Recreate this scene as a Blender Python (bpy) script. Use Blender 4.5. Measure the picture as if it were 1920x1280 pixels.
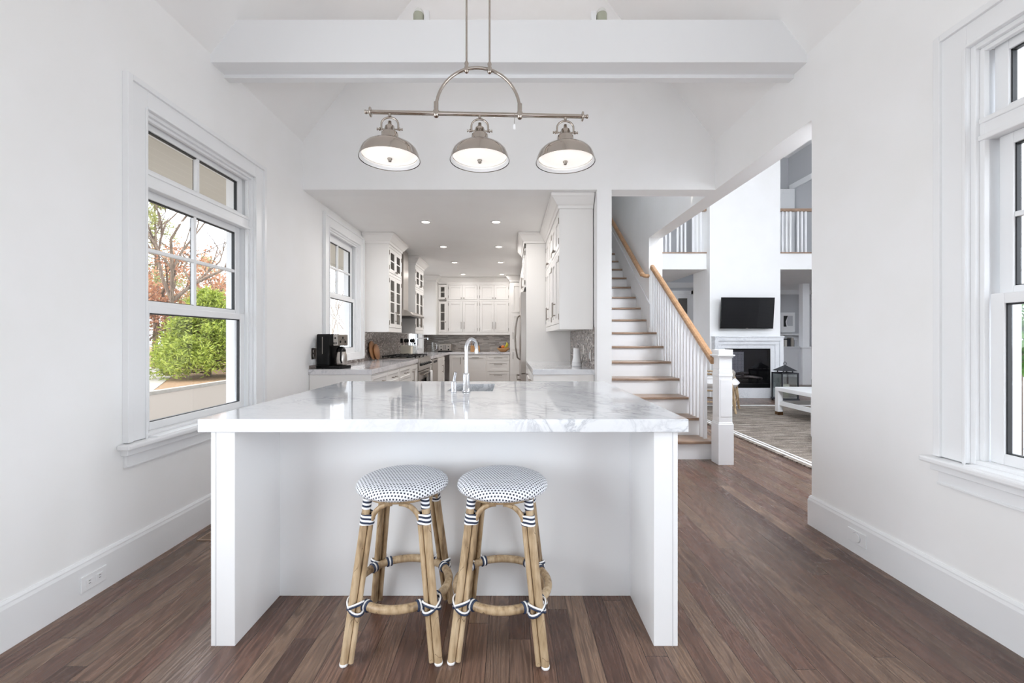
import bpy, math, random
from mathutils import Vector, Matrix
random.seed(7)
for o in list(bpy.data.objects):
    bpy.data.objects.remove(o)
S = bpy.context.scene
COL = S.collection

# ---------------------------------------------------------------- camera, sky, sun, daylight, added fill lamps, exposure
cam_d = bpy.data.cameras.new('camera'); cam = bpy.data.objects.new('camera', cam_d); COL.objects.link(cam)
cam.location = (0, 0, 1.23); cam.rotation_euler = (math.pi/2, 0, 0)
cam_d.sensor_fit = 'HORIZONTAL'; cam_d.sensor_width = 36; cam_d.lens = 15.0
cam_d.shift_x = (960-954.5)/1920; cam_d.shift_y = -(640-635)/1920
cam_d.clip_start = .05; cam_d.clip_end = 300
S.camera = cam
W = bpy.data.worlds.new('sky'); S.world = W; W.use_nodes = True
bg = W.node_tree.nodes['Background']; bg.inputs[0].default_value = (.84, .91, 1, 1); bg.inputs[1].default_value = 3.2
def lamp(name, kind, loc, energy, color, rot=(0, 0, 0), **kw):
    d = bpy.data.lights.new(name, kind); d.energy = energy; d.color = color
    for k, v in kw.items(): setattr(d, k, v)
    o = bpy.data.objects.new(name, d); COL.objects.link(o); o.location = loc; o.rotation_euler = rot
    return o
sun = lamp('sun', 'SUN', (-20, -8, 30), 2.6, (1, .95, .86), angle=math.radians(1.0))
sun.rotation_euler = Vector((.45, .16, -.86)).to_track_quat('-Z', 'Y').to_euler()
# added unseen side and stair fill lamps, plus daylight from tall living room windows
lamp('side_fill_left', 'AREA', (-2.26, .25, 1.55), 62, (.93, .96, 1), (0, -math.radians(97), 0), shape='RECTANGLE', size=1.9, size_y=1.8)  # unseen fill lamp added outside the extra left window to brighten the room
lamp('side_fill_right', 'AREA', (2.26, -.3, 1.55), 52, (.91, .955, 1), (0, math.radians(97), 0), shape='RECTANGLE', size=1.9, size_y=1.8)  # matching fill lamp added outside the extra right window, out of view
lamp('stair_fill_light', 'POINT', (2.7, 3.25, 3.2), 185, (.90, .94, 1), shadow_soft_size=.35)  # added out of sight to brighten the stair risers and newel
lamp('daylight_living', 'AREA', (6.2, 2.84, 3.0), 12, (.86, .92, 1), (math.radians(82), 0, 0), shape='RECTANGLE', size=2.9, size_y=2.0)
S.view_settings.view_transform = 'Standard'; S.view_settings.look = 'None'
S.view_settings.gamma = 1; S.view_settings.use_curve_mapping = False
S.view_settings.exposure = 0.40
S.cycles.use_denoising = True
S.cycles.max_bounces = 10; S.cycles.diffuse_bounces = 6; S.cycles.glossy_bounces = 5
S.cycles.transparent_max_bounces = 16; S.cycles.transmission_bounces = 6
S.cycles.sample_clamp_indirect = 6; S.cycles.caustics_reflective = False; S.cycles.caustics_refractive = False

# ---------------------------------------------------------------- materials
def lin(c):
    return tuple(((v/255)/12.92 if v/255 <= .04045 else ((v/255+.055)/1.055)**2.4) for v in c)
class N:
    def __init__(s, m): s.m = m; s.t = m.node_tree; s.b = s.t.nodes['Principled BSDF']; s.out = s.t.nodes['Material Output']
    def n(s, k, **kw):
        x = s.t.nodes.new(k)
        for a, v in kw.items(): setattr(x, a, v)
        return x
    def l(s, a, b): s.t.links.new(a, b)
    def math(s, op, a, b=None, c=None):
        x = s.n('ShaderNodeMath', operation=op)
        for i, v in enumerate((a, b, c)):
            if v is None: continue
            if isinstance(v, (int, float)): x.inputs[i].default_value = v
            else: s.l(v, x.inputs[i])
        return x.outputs[0]
    def mix(s, f, a, b, mode='MIX'):
        x = s.n('ShaderNodeMix', data_type='RGBA', blend_type=mode)
        for i, v in ((0, f), (6, a), (7, b)):
            if isinstance(v, (int, float)): x.inputs[i].default_value = v
            elif isinstance(v, tuple): x.inputs[i].default_value = (*v[:3], 1)
            else: s.l(v, x.inputs[i])
        return x.outputs[2]
    def coord(s, kind='Object'): return s.n('ShaderNodeTexCoord').outputs[kind]
    def scale(s, vec, sc):
        x = s.n('ShaderNodeVectorMath', operation='MULTIPLY'); s.l(vec, x.inputs[0]); x.inputs[1].default_value = sc
        return x.outputs[0]
    def noise(s, vec, scale=5, detail=3, rough=.5, dist=0):
        x = s.n('ShaderNodeTexNoise'); s.l(vec, x.inputs['Vector']); x.inputs['Scale'].default_value = scale
        x.inputs['Detail'].default_value = detail; x.inputs['Roughness'].default_value = rough; x.inputs['Distortion'].default_value = dist
        return x.outputs[0]
    def xyz(s, vec):
        x = s.n('ShaderNodeSeparateXYZ'); s.l(vec, x.inputs[0]); return x.outputs
    def comb(s, a, b, c):
        x = s.n('ShaderNodeCombineXYZ')
        for i, v in enumerate((a, b, c)):
            if isinstance(v, (int, float)): x.inputs[i].default_value = v
            else: s.l(v, x.inputs[i])
        return x.outputs[0]
    def ramp(s, f, stops):
        x = s.n('ShaderNodeValToRGB'); s.l(f, x.inputs[0]); e = x.color_ramp.elements
        while len(e) < len(stops): e.new(.5)
        for i, (p, c) in enumerate(stops): e[i].position = p; e[i].color = (*c, 1)
        return x.outputs[0]
    def bump(s, h, strength=.2, dist=.01):
        x = s.n('ShaderNodeBump'); x.inputs['Strength'].default_value = strength; x.inputs['Distance'].default_value = dist
        s.l(h, x.inputs['Height']); s.l(x.outputs[0], s.b.inputs['Normal'])
    def col(s, c): s.l(c, s.b.inputs['Base Color'])
def M(name, rgb=(200, 200, 200), rough=.5, metal=0, emit=0, spec=.5):
    m = bpy.data.materials.new(name); m.use_nodes = True
    b = m.node_tree.nodes['Principled BSDF']; c = lin(rgb)
    b.inputs['Base Color'].default_value = (*c, 1); b.inputs['Roughness'].default_value = rough; b.inputs['Metallic'].default_value = metal
    b.inputs['Specular IOR Level'].default_value = spec
    if emit: b.inputs['Emission Color'].default_value = (*c, 1); b.inputs['Emission Strength'].default_value = emit
    return m
def speck(name, a, b, scale, rough=.6, stretch=(1, 1, 1), detail=3, bump=0, lo=.35, hi=.65):
    m = M(name, a, rough); k = N(m); v = k.scale(k.coord(), stretch); f = k.noise(v, scale, detail)
    k.col(k.ramp(f, [(lo, lin(a)), (hi, lin(b))]))
    if bump: k.bump(f, bump)
    return m
PAINT = speck('wall_paint', (245, 245, 244), (247, 247, 247), 3, .6)
CEIL = speck('ceiling_paint', (246, 245, 244), (248, 248, 247), 2, .7)
TRIM = M('trim_paint', (240, 241, 242), .32)
CAB = M('cabinet_paint', (241, 239, 236), .38)
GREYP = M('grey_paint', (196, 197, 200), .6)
NICKEL = M('polished_nickel', (184, 175, 166), .08, 1)
CHROME = M('chrome', (232, 234, 238), .06, 1)
STEEL = M('brushed_steel', (186, 180, 174), .28, 1)
PEWTER = M('pewter_pull', (150, 142, 134), .3, 1)
BLACK = M('black_plastic', (7, 7, 8), .3, spec=.3)
IRON = M('cast_iron', (22, 21, 21), .5)
DARKG = M('dark_glass', (10, 11, 14), .04)
SEAL = M('glazing_seal', (40, 42, 44), .5)
SHRUBG = M('green_glaze', (70, 130, 84), .3)
NAVYM = M('lantern_metal', (70, 72, 78), .4, .6)
CERAM = M('white_ceramic', (246, 246, 246), .2)
CREAM = M('cream_ceramic', (226, 220, 204), .4)
CANDLE = M('candle_wax', (235, 230, 212), .5)
FABRIC = speck('white_fabric', (236, 236, 236), (244, 244, 244), 60, .9)
DIFF = M('lamp_diffuser', (255, 250, 244), .3, emit=.38)
BULB = M('downlight_lens', (255, 240, 226), .3, emit=5)
def glass(name, tint=(1, 1, 1), refl=.07):
    m = bpy.data.materials.new(name); m.use_nodes = True; t = m.node_tree; t.nodes.clear()
    o = t.nodes.new('ShaderNodeOutputMaterial'); mx = t.nodes.new('ShaderNodeMixShader'); tr = t.nodes.new('ShaderNodeBsdfTransparent'); g = t.nodes.new('ShaderNodeBsdfGlossy')
    tr.inputs[0].default_value = (*tint, 1); g.inputs['Roughness'].default_value = .02; mx.inputs[0].default_value = refl
    t.links.new(tr.outputs[0], mx.inputs[1]); t.links.new(g.outputs[0], mx.inputs[2]); t.links.new(mx.outputs[0], o.inputs[0])
    return m
GLASS = glass('window_glass', (1, 1, 1), .05)
CABGLASS = glass('cabinet_glass', (.7, .69, .67), .12)
JARGLASS = glass('clear_glass', (.9, .93, .93), .2)
def floor_mat():
    m = M('oak_planks', (120, 98, 88), .3); k = N(m); x, y, z = k.xyz(k.coord())
    row = k.math('FLOOR', k.math('DIVIDE', x, .088)); wn = k.n('ShaderNodeTexWhiteNoise', noise_dimensions='1D'); k.l(row, wn.inputs['W'])
    yy = k.math('ADD', y, k.math('MULTIPLY', wn.outputs[0], 7.3))
    br = k.n('ShaderNodeTexBrick', offset=0.0); k.l(k.comb(yy, x, 0), br.inputs['Vector'])
    br.inputs['Scale'].default_value = 1; br.inputs['Brick Width'].default_value = 1.2; br.inputs['Row Height'].default_value = .088
    br.inputs['Mortar Size'].default_value = .0014; br.inputs['Mortar Smooth'].default_value = .3
    br.inputs['Color1'].default_value = (0, 0, 0, 1); br.inputs['Color2'].default_value = (1, 1, 1, 1)
    br.inputs['Mortar'].default_value = (0, 0, 0, 1)
    tone = k.ramp(br.outputs[0], [(0, lin((92, 68, 57))), (.22, lin((124, 92, 78))), (.45, lin((112, 91, 76))), (.62, lin((136, 106, 89))), (.8, lin((128, 105, 89))), (1, lin((152, 124, 103)))])
    seam = k.mix(br.outputs['Fac'], tone, lin((44, 31, 26)))
    plank = k.math('FLOOR', k.math('DIVIDE', yy, 1.2))
    off = k.math('ADD', k.math('MULTIPLY', row, 3.71), k.math('MULTIPLY', plank, 1.37))
    fine = k.noise(k.comb(k.math('MULTIPLY', x, 260), k.math('MULTIPLY', y, 9), off), 1, 3)
    big = k.noise(k.comb(k.math('MULTIPLY', x, 13), k.math('MULTIPLY', y, .9), off), 1, 1.5, .5, .3)
    ring = k.math('MULTIPLY_ADD', k.math('SINE', k.math('MULTIPLY', big, 95)), .5, .5)
    c = k.mix(k.math('MULTIPLY', k.math('POWER', ring, 2.2), .46), seam, lin((62, 44, 36)))
    c = k.mix(k.math('MULTIPLY', k.math('SUBTRACT', fine, .36), 1.5), c, lin((60, 43, 36)))
    k.col(c); k.l(k.math('MULTIPLY_ADD', ring, .12, .24), k.b.inputs['Roughness']); k.bump(fine, .06, .004)
    return m
FLOOR = floor_mat()
def wood(name, a, b, axis=0, rough=.4, sc=9):
    m = M(name, a, rough); k = N(m); st = [70, 70, 70]; st[axis] = 4
    f = k.noise(k.scale(k.coord(), st), 1, 3, .55, .4); g = k.noise(k.coord(), sc, 2)
    k.col(k.ramp(k.math('MULTIPLY_ADD', g, .3, k.math('MULTIPLY', f, .7)), [(.3, lin(a)), (.7, lin(b))]))
    return m
OAKX = wood('oak_tread', (130, 104, 86), (176, 150, 128), 0, .3)
OAKY = wood('oak_rail', (150, 110, 76), (196, 158, 120), 1, .35)
BOARDW = wood('board_wood', (128, 84, 50), (176, 128, 84), 2, .5)
BLOCKW = wood('block_wood', (168, 118, 70), (208, 164, 112), 2, .5)
def marble(name, base=(240, 241, 243), vein=(150, 156, 166), rough=.06, amt=1.0):
    m = M(name, base, rough); k = N(m); k.b.inputs['IOR'].default_value = 1.6
    mp = k.n('ShaderNodeMapping'); mp.inputs['Rotation'].default_value = (.3, .2, .62); k.l(k.coord(), mp.inputs['Vector']); v = mp.outputs[0]
    w = k.scale(v, (2.4, 4.8, 4.0)); warp = k.noise(w, 2.0, 6, .62, .9)
    r = k.math('ABSOLUTE', k.math('SUBTRACT', warp, .5)); vein1 = k.math('POWER', k.math('SUBTRACT', 1, k.math('MINIMUM', k.math('MULTIPLY', r, 11), 1)), 2.5)
    patch = k.noise(v, 1.7, 2); vein1 = k.math('MULTIPLY', vein1, k.math('MINIMUM', k.math('MULTIPLY', k.math('MAXIMUM', k.math('SUBTRACT', patch, .42), 0), 6), 1))
    str_ = k.noise(k.scale(v, (7, 22, 16)), 1.3, 6, .7, .8)
    soft = k.math('MULTIPLY', k.math('MAXIMUM', k.math('SUBTRACT', str_, .5), 0), 1.5)
    c = k.mix(k.math('MULTIPLY', soft, .9*amt), lin(base), lin((196, 200, 208)))
    c = k.mix(k.math('MULTIPLY', vein1, .55*amt), c, lin(vein)); k.col(c)
    return m
MARBLE = marble('white_marble', (229, 231, 234), (122, 128, 140), amt=1.0); MARBLEF = marble('fireplace_marble', (236, 238, 241), (168, 174, 184), .25, .9)
MARBLEK = marble('kitchen_marble', (226, 224, 226), (142, 142, 150), .08, 1.4)
def mosaic(name, a, b, grout, bw, rh, yaxis):
    m = M(name, a, .22); k = N(m); x, y, z = k.xyz(k.coord()); u = y if yaxis else x
    row = k.math('FLOOR', k.math('DIVIDE', z, rh)); wn = k.n('ShaderNodeTexWhiteNoise', noise_dimensions='1D'); k.l(row, wn.inputs['W'])
    br = k.n('ShaderNodeTexBrick', offset=0.0); k.l(k.comb(k.math('ADD', u, wn.outputs[0]), z, 0), br.inputs['Vector'])
    for s_, v_ in (('Scale', 1), ('Brick Width', bw), ('Row Height', rh), ('Mortar Size', .0012), ('Bias', -.1)): br.inputs[s_].default_value = v_
    br.inputs['Color1'].default_value = (*lin(a), 1); br.inputs['Color2'].default_value = (*lin(b), 1); br.inputs['Mortar'].default_value = (*lin(grout), 1)
    col_ = k.math('FLOOR', k.math('DIVIDE', k.math('ADD', u, wn.outputs[0]), bw))
    w2 = k.n('ShaderNodeTexWhiteNoise', noise_dimensions='2D'); k.l(k.comb(col_, row, 0), w2.inputs['Vector'])
    k.col(k.mix(k.math('MULTIPLY', k.math('GREATER_THAN', w2.outputs[0], .88), .6), br.outputs[0], lin((214, 208, 200))))
    return m
TILEY = mosaic('mosaic_tile_side', (112, 102, 98), (168, 158, 152), (120, 114, 110), .045, .016, True)
TILEX = mosaic('mosaic_tile_far', (150, 144, 138), (216, 210, 204), (160, 154, 148), .14, .018, False)
def stripes(name, a, b, axis, period, duty=.5, tilt=0):
    m = M(name, a, .55); k = N(m); c = k.xyz(k.coord())
    f = k.math('FRACT', k.math('DIVIDE', k.math('ADD', c[axis], k.math('MULTIPLY', c[0], tilt)), period))
    k.col(k.mix(k.math('GREATER_THAN', f, duty), lin(a), lin(b))); return m
BIND = stripes('navy_white_binding', (30, 42, 66), (240, 242, 246), 2, .0155, .5, .12)
PILLOW = stripes('striped_pillow', (60, 58, 58), (224, 214, 200), 1, .04, .45)
def rattan():
    m = M('rattan', (186, 150, 106), .42); k = N(m); v = k.coord(); x, y, z = k.xyz(v)
    f = k.noise(k.scale(v, (60, 60, 5)), 1, 3, .6); g = k.noise(v, 9, 2)
    c = k.ramp(k.math('MULTIPLY_ADD', g, .5, k.math('MULTIPLY', f, .5)), [(.34, lin((112, 90, 66))), (.47, lin((172, 147, 114))), (.66, lin((208, 186, 154)))])
    node = k.math('LESS_THAN', k.math('FRACT', k.math('ADD', k.math('DIVIDE', z, .19), k.math('MULTIPLY', k.noise(k.scale(v, (14, 14, .01)), 1, 1), 5))), .016)
    k.col(k.mix(k.math('MULTIPLY', node, .8), c, lin((70, 48, 30)))); k.bump(f, .1, .003); return m
RATTAN = rattan()
def weave():
    m = M('seat_weave', (236, 238, 242), .4); k = N(m); u, v, _ = k.xyz(k.coord('UV')); p = .0132
    a = k.math('DIVIDE', u, p); b = k.math('DIVIDE', v, p); r = k.math('FLOOR', b)
    a2 = k.math('ADD', a, k.math('MULTIPLY', k.math('MODULO', r, 2), .5))
    d = k.math('MULTIPLY', k.math('LESS_THAN', k.math('FRACT', a2), .5), k.math('LESS_THAN', k.math('FRACT', b), .52))
    k.col(k.mix(d, lin((238, 240, 244)), lin((36, 44, 62))))
    s = k.math('MULTIPLY', k.math('SINE', k.math('MULTIPLY', a, 12.566)), k.math('SINE', k.math('MULTIPLY', b, 12.566))); k.bump(s, .3, .002)
    return m
WEAVE = weave()
def rug():
    m = M('jute_rug', (150, 140, 130), .95); k = N(m); v = k.coord()
    f = k.noise(k.scale(v, (2.2, 42, 1)), 1, 4, .75); g = k.noise(v, 120, 2)
    k.col(k.ramp(k.math('MULTIPLY_ADD', g, .25, k.math('MULTIPLY', f, .75)), [(.40, lin((66, 58, 52))), (.5, lin((128, 117, 107))), (.60, lin((190, 180, 169)))])); k.bump(f, .5, .01)
    return m
RUG = rug()
GRAVEL = speck('gravel', (88, 79, 70), (112, 103, 93), 40, .95, detail=5)
LITTER = speck('leaf_litter', (96, 72, 48), (146, 116, 84), 14, .95, detail=6)
DRIVE = speck('pale_drive', (140, 134, 124), (150, 144, 136), 6, .9)
BARK = speck('bark', (84, 68, 56), (128, 110, 94), 14, .9, (1, 1, .2))
PALEBARK = speck('pale_bark', (176, 168, 160), (200, 194, 188), 14, .9, (1, 1, .2))
def leafmat(name, a, b):
    m = M(name, a, .6); k = N(m); g = k.n('ShaderNodeNewGeometry')
    k.col(k.mix(g.outputs['Random Per Island'], lin(a), lin(b)))
    tr = k.n('ShaderNodeBsdfTranslucent'); k.l(k.b.inputs['Base Color'].links[0].from_socket, tr.inputs[0])
    mx = k.n('ShaderNodeMixShader'); mx.inputs[0].default_value = .45; k.l(k.b.outputs[0], mx.inputs[1]); k.l(tr.outputs[0], mx.inputs[2]); k.l(mx.outputs[0], k.out.inputs[0])
    return m
PINE = leafmat('pine_needles', (112, 130, 40), (186, 194, 92))
PINE2 = leafmat('pine_needles_pale', (128, 134, 70), (182, 180, 124))
OAKL = leafmat('dry_oak_leaves', (150, 94, 62), (206, 158, 124))
SHRUB = leafmat('shrub_leaves', (60, 110, 50), (130, 180, 90))
SOFFITM = stripes('soffit_boards', (208, 203, 192), (198, 193, 182), 0, .1, .06)
SIDING = stripes('lap_siding', (210, 212, 216), (246, 247, 249), 2, .11, .07)
SLATE = M('blue_grey_paint', (116, 130, 160), .5)
SPINE = [M('book_%d' % i, c, .7) for i, c in enumerate(((226, 222, 214), (60, 62, 68), (176, 170, 160), (206, 208, 212)))]

# ---------------------------------------------------------------- mesh builder
WL = {}
class MB:
    def __init__(s): s.v = []; s.f = []; s.sm = []
    def add(s, vs, fs, smooth=False):
        b = len(s.v); s.v += [tuple(v) for v in vs]; s.f += [tuple(b+i for i in f) for f in fs]; s.sm += [smooth]*len(fs); return s
    def box(s, x0, x1, y0, y1, z0, z1):
        x0, x1 = min(x0, x1), max(x0, x1); y0, y1 = min(y0, y1), max(y0, y1); z0, z1 = min(z0, z1), max(z0, z1)
        return s.add([(x0,y0,z0),(x1,y0,z0),(x1,y1,z0),(x0,y1,z0),(x0,y0,z1),(x1,y0,z1),(x1,y1,z1),(x0,y1,z1)],
              [(0,3,2,1),(4,5,6,7),(0,1,5,4),(1,2,6,5),(2,3,7,6),(3,0,4,7)])
    def fb(s, F, u0, u1, z0, z1, n0, n1):
        a = F(u0, z0, n0); b = F(u1, z1, n1); return s.box(a[0], b[0], a[1], b[1], a[2], b[2])
    def prism(s, poly, h0, h1, axis=2):
        # poly in the two other axes (cyclic order), extruded along axis
        def P(a, b, h): return {2: (a, b, h), 1: (a, h, b), 0: (h, a, b)}[axis]
        n = len(poly); vs = [P(*p, h0) for p in poly]+[P(*p, h1) for p in poly]
        fs = [tuple(range(n))[::-1], tuple(range(n, 2*n))]+[(i, (i+1) % n, n+(i+1) % n, n+i) for i in range(n)]
        return s.add(vs, fs)
    def tube(s, pts, r, n=10, cap=True, closed=False, smooth=True):
        pts = [Vector(p) for p in pts]; m = len(pts); rs = r if isinstance(r, (list, tuple)) else [r]*m
        vs = []; fs = []; up = None
        for i, p in enumerate(pts):
            if closed: d = pts[(i+1) % m]-pts[i-1]
            else: d = pts[min(i+1, m-1)]-pts[max(i-1, 0)]
            d = d.normalized() if d.length > 1e-9 else Vector((0, 0, 1))
            if up is None:
                up = Vector((0, 0, 1)) if abs(d.z) < .9 else Vector((1, 0, 0))
            a = up-d*up.dot(d)
            if a.length < 1e-6: a = d.orthogonal()
            a.normalize(); b = d.cross(a); up = a
            for j in range(n):
                t = 2*math.pi*j/n; vs.append(p+(a*math.cos(t)+b*math.sin(t))*rs[i])
        k = m if closed else m-1
        for i in range(k):
            q = (i+1) % m
            for j in range(n): fs.append((i*n+j, i*n+(j+1) % n, q*n+(j+1) % n, q*n+j))
        s.add(vs, fs, smooth)
        if cap and not closed:
            s.add(vs[:n], [tuple(range(n))[::-1]]); s.add(vs[-n:], [tuple(range(n))])
        return s
    def lathe(s, prof, c=(0, 0, 0), n=32, axis=2, smooth=True, rot=None):
        # prof: list of (r, h); closed at the ends where r is 0
        vs = []; fs = []; m = len(prof)
        for (r, h) in prof:
            for j in range(n):
                t = 2*math.pi*j/n; p = (r*math.cos(t), r*math.sin(t), h)
                if axis == 1: p = (p[0], h, p[1])
                elif axis == 0: p = (h, p[0], p[1])
                if rot is not None: p = rot @ Vector(p)
                vs.append((p[0]+c[0], p[1]+c[1], p[2]+c[2]))
        for i in range(m-1):
            for j in range(n):
                fs.append((i*n+j, i*n+(j+1) % n, (i+1)*n+(j+1) % n, (i+1)*n+j))
        return s.add(vs, fs, smooth)
    def sweep(s, path, prof, sign=1, closed=False):
        # mitred moulding: path of (x, y), prof of (offset, z) closed polygon; sign picks the side that offset grows to
        P = [Vector(p) for p in path]; m = len(P); k = len(prof); vs = []
        def nrm(a, b): d = (b-a).normalized(); return Vector((-d.y, d.x))*sign
        for i in range(m):
            if 0 < i < m-1:
                n1 = nrm(P[i-1], P[i]); n2 = nrm(P[i], P[i+1]); q = (n1+n2)/(1+n1.dot(n2))
            elif i == 0: q = nrm(P[0], P[1])
            else: q = nrm(P[-2], P[-1])
            for (o, z) in prof: vs.append((P[i].x+q.x*o, P[i].y+q.y*o, z))
        fs = []
        for i in range(m-1):
            for j in range(k): fs.append((i*k+j, i*k+(j+1) % k, (i+1)*k+(j+1) % k, (i+1)*k+j))
        fs += [tuple(range(k)), tuple(range((m-1)*k, m*k))]
        return s.add(vs, fs)
    def build(s, name, mat, parent=None, loc=None, local=False, bevel=0, uv=None):
        me = bpy.data.meshes.new(name); o = bpy.data.objects.new(name, me); COL.objects.link(o)
        if parent is not None:
            o.parent = parent; base = Vector((0, 0, 0)) if local else WL[parent.name]; WL[o.name] = WL[parent.name].copy()
        else:
            base = Vector(loc) if loc else Vector((0, 0, 0)); o.location = base; WL[o.name] = base.copy()
            if local: base = Vector((0, 0, 0))
        me.from_pydata([(v[0]-base.x, v[1]-base.y, v[2]-base.z) for v in s.v], [], s.f)
        me.polygons.foreach_set('use_smooth', s.sm)
        if uv:
            l = me.uv_layers.new(name='UVMap')
            for lp in me.loops: l.data[lp.index].uv = uv[lp.vertex_index]
        me.materials.append(mat); me.update()
        import bmesh
        if len(s.f) < 60000:
            bm = bmesh.new(); bm.from_mesh(me); bmesh.ops.recalc_face_normals(bm, faces=bm.faces); bm.to_mesh(me); bm.free()
        if bevel:
            b = o.modifiers.new('bevel', 'BEVEL'); b.width = bevel; b.segments = 2; b.limit_method = 'ANGLE'; b.angle_limit = math.radians(40)
        return o
def tag(o, label=None, cat=None, group=None, kind=None):
    for k, v in (('label', label), ('category', cat), ('group', group), ('kind', kind)):
        if v: o[k] = v
    return o
def thing(name, label, cat, loc=(0, 0, 0), rz=0, group=None, kind=None):
    o = bpy.data.objects.new(name, None); COL.objects.link(o); o.location = loc; o.rotation_euler = (0, 0, rz); o.empty_display_size = .05
    WL[o.name] = Vector(loc); return tag(o, label, cat, group, kind)
def copy_tree(o, parent=None):
    c = o.copy(); COL.objects.link(c)
    if parent is not None: c.parent = parent
    for ch in list(o.children): copy_tree(ch, c)
    return c
def struct(name, mb, mat, label=None, cat=None, bevel=0, loc=None): return tag(mb.build(name, mat, loc=loc, bevel=bevel), label, cat, None, 'structure')
def arc(c, r, a0, a1, n, plane='xz'):
    out = []
    for i in range(n+1):
        t = math.radians(a0+(a1-a0)*i/n); a, b = r*math.cos(t), r*math.sin(t)
        out.append({'xz': (c[0]+a, c[1], c[2]+b), 'xy': (c[0]+a, c[1]+b, c[2]), 'yz': (c[0], c[1]+a, c[2]+b)}[plane])
    return out
def face_left(X): return lambda u, z, n: (X+n, u, z)      # a front that faces +X
def face_right(X): return lambda u, z, n: (X-n, u, z)     # a front that faces -X
def face_far(Y): return lambda u, z, n: (u, Y-n, z)       # a front that faces -Y

# ---------------------------------------------------------------- the setting
struct('floor', MB().box(-2.2, 10, -2.8, 14, -.06, 0), FLOOR, 'brown oak plank floor running from the island into the living room', 'floor')
def wall_x(mb, x0, x1, a0, a1, z0, z1, holes=()):     # wall along Y with holes (y0, y1, z0, z1)
    y = a0
    for (h0, h1, g0, g1) in sorted(holes):
        if h0 > y: mb.box(x0, x1, y, h0, z0, z1)
        if g0 > z0: mb.box(x0, x1, h0, h1, z0, g0)
        if g1 < z1: mb.box(x0, x1, h0, h1, g1, z1)
        y = h1
    mb.box(x0, x1, y, a1, z0, z1); return mb
def wall_y(mb, y0, y1, a0, a1, z0, z1, holes=()):
    x = a0
    for (h0, h1, g0, g1) in sorted(holes):
        if h0 > x: mb.box(x, h0, y0, y1, z0, z1)
        if g0 > z0: mb.box(h0, h1, y0, y1, z0, g0)
        if g1 < z1: mb.box(h0, h1, y0, y1, g1, z1)
        x = h1
    mb.box(x, a1, y0, y1, z0, z1); return mb
WIN1 = (2.325, 3.345, .69, 2.50); WIN2 = (4.70, 5.70, 1.04, 2.485); WIN3 = (8.45, 9.72, 1.0, 2.45); WINR = (.84, 1.86, .69, 2.50); WINB = (-.7, 1.2, .6, 2.5); WINC = (-1.25, .65, .6, 2.5)
PL, SL = 3.14, 1.3; APEX = PL+SL*2.0
w = MB(); wall_x(w, -2.2, -2.0, -2.8, 4.135, 0, PL, [WINB, WIN1]); wall_x(w, -2.2, -2.0, 4.135, 10.6, 0, 2.8, [WIN2, WIN3])
struct('wall_left', w, PAINT, 'white wall with the large window beside the island', 'wall')
w = MB(); wall_x(w, 2.0, 2.19, -2.8, 2.82, 0, PL, [WINC, WINR]); w.box(2.0, 2.19, 2.82, 4.135, 2.675, PL); w.box(2.0, 2.19, 4.135, 6.1, 2.675, 6); w.box(2.0, 2.19, 6.1, 10.2, 0, 6)
struct('wall_right', w, PAINT, 'white wall broken by the wide opening to the living room', 'wall')
w = MB(); w.prism([(-2.2, 2.675), (2.0, 2.675), (2.0, PL), (0, APEX), (-2.0, PL), (-2.2, PL)], 4.135, 4.33, 1)
struct('wall_front', w, PAINT, 'white gable wall above the kitchen opening', 'wall')
w = MB(); w.box(.853, .995, 4.135, 10.4, 0, 2.675).box(.853, .995, 4.33, 10.2, 2.675, 6)
struct('wall_between', w, PAINT, 'white end of the wall between kitchen and stairs', 'wall')
w = MB(); wall_y(w, -2.8, -2.6, -2.2, 2.2, 0, PL, [(-1.0, 1.0, .05, 1.0)])  # low unseen opening, shaped to send sky light onto the island front
w.prism([(-2.0, PL), (2.0, PL), (0, APEX)], -2.8, -2.6, 1)
struct('wall_back', w, PAINT)
w = MB()
for sg in (-1, 1):
    w.prism([(sg*2.2, PL-.26), (sg*2.2, PL-.1), (0, APEX+.16), (0, APEX)], -2.8, 4.33, 1)
struct('ceiling_vault', w, CEIL, 'white vaulted ceiling sloping up above the beam', 'ceiling')
struct('ceiling_kitchen', MB().box(-2.2, .853, 4.33, 10.6, 2.675, 2.85), CEIL, 'flat white kitchen ceiling with recessed lights', 'ceiling')
struct('wall_kitchen_end', MB().box(-2.2, .995, 10.4, 10.6, 0, 2.8), PAINT)
beam = MB()
bx = 2.0; 
beam.prism([(-2.0, 3.084), (2.0, 3.084), (2.0, PL), (2.0-(3.369-PL)/SL, 3.369), (-2.0+(3.369-PL)/SL, 3.369), (-2.0, PL)], 2.861, 3.02, 1)
beam.box(-2.0, 2.0, 2.995, 3.05, 3.060, 3.12)
struct('ceiling_beam', beam, TRIM, 'white boxed ceiling beam crossing the vault above the pendant light', 'beam')
BASEP = [(0, 0), (.016, 0), (.016, .165), (.012, .178), (.012, .184), (.006, .195), (0, .195)]
struct('baseboard_left', MB().sweep([(-2.0, -2.6), (-2.0, 4.24)], BASEP, -1), TRIM, 'tall white baseboard under the large window', 'baseboard')
struct('baseboard_right', MB().sweep([(2.0, -2.6), (2.0, 2.82), (2.19, 2.82)], BASEP, 1), TRIM, 'tall white baseboard ending at the living room opening', 'baseboard')
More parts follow.
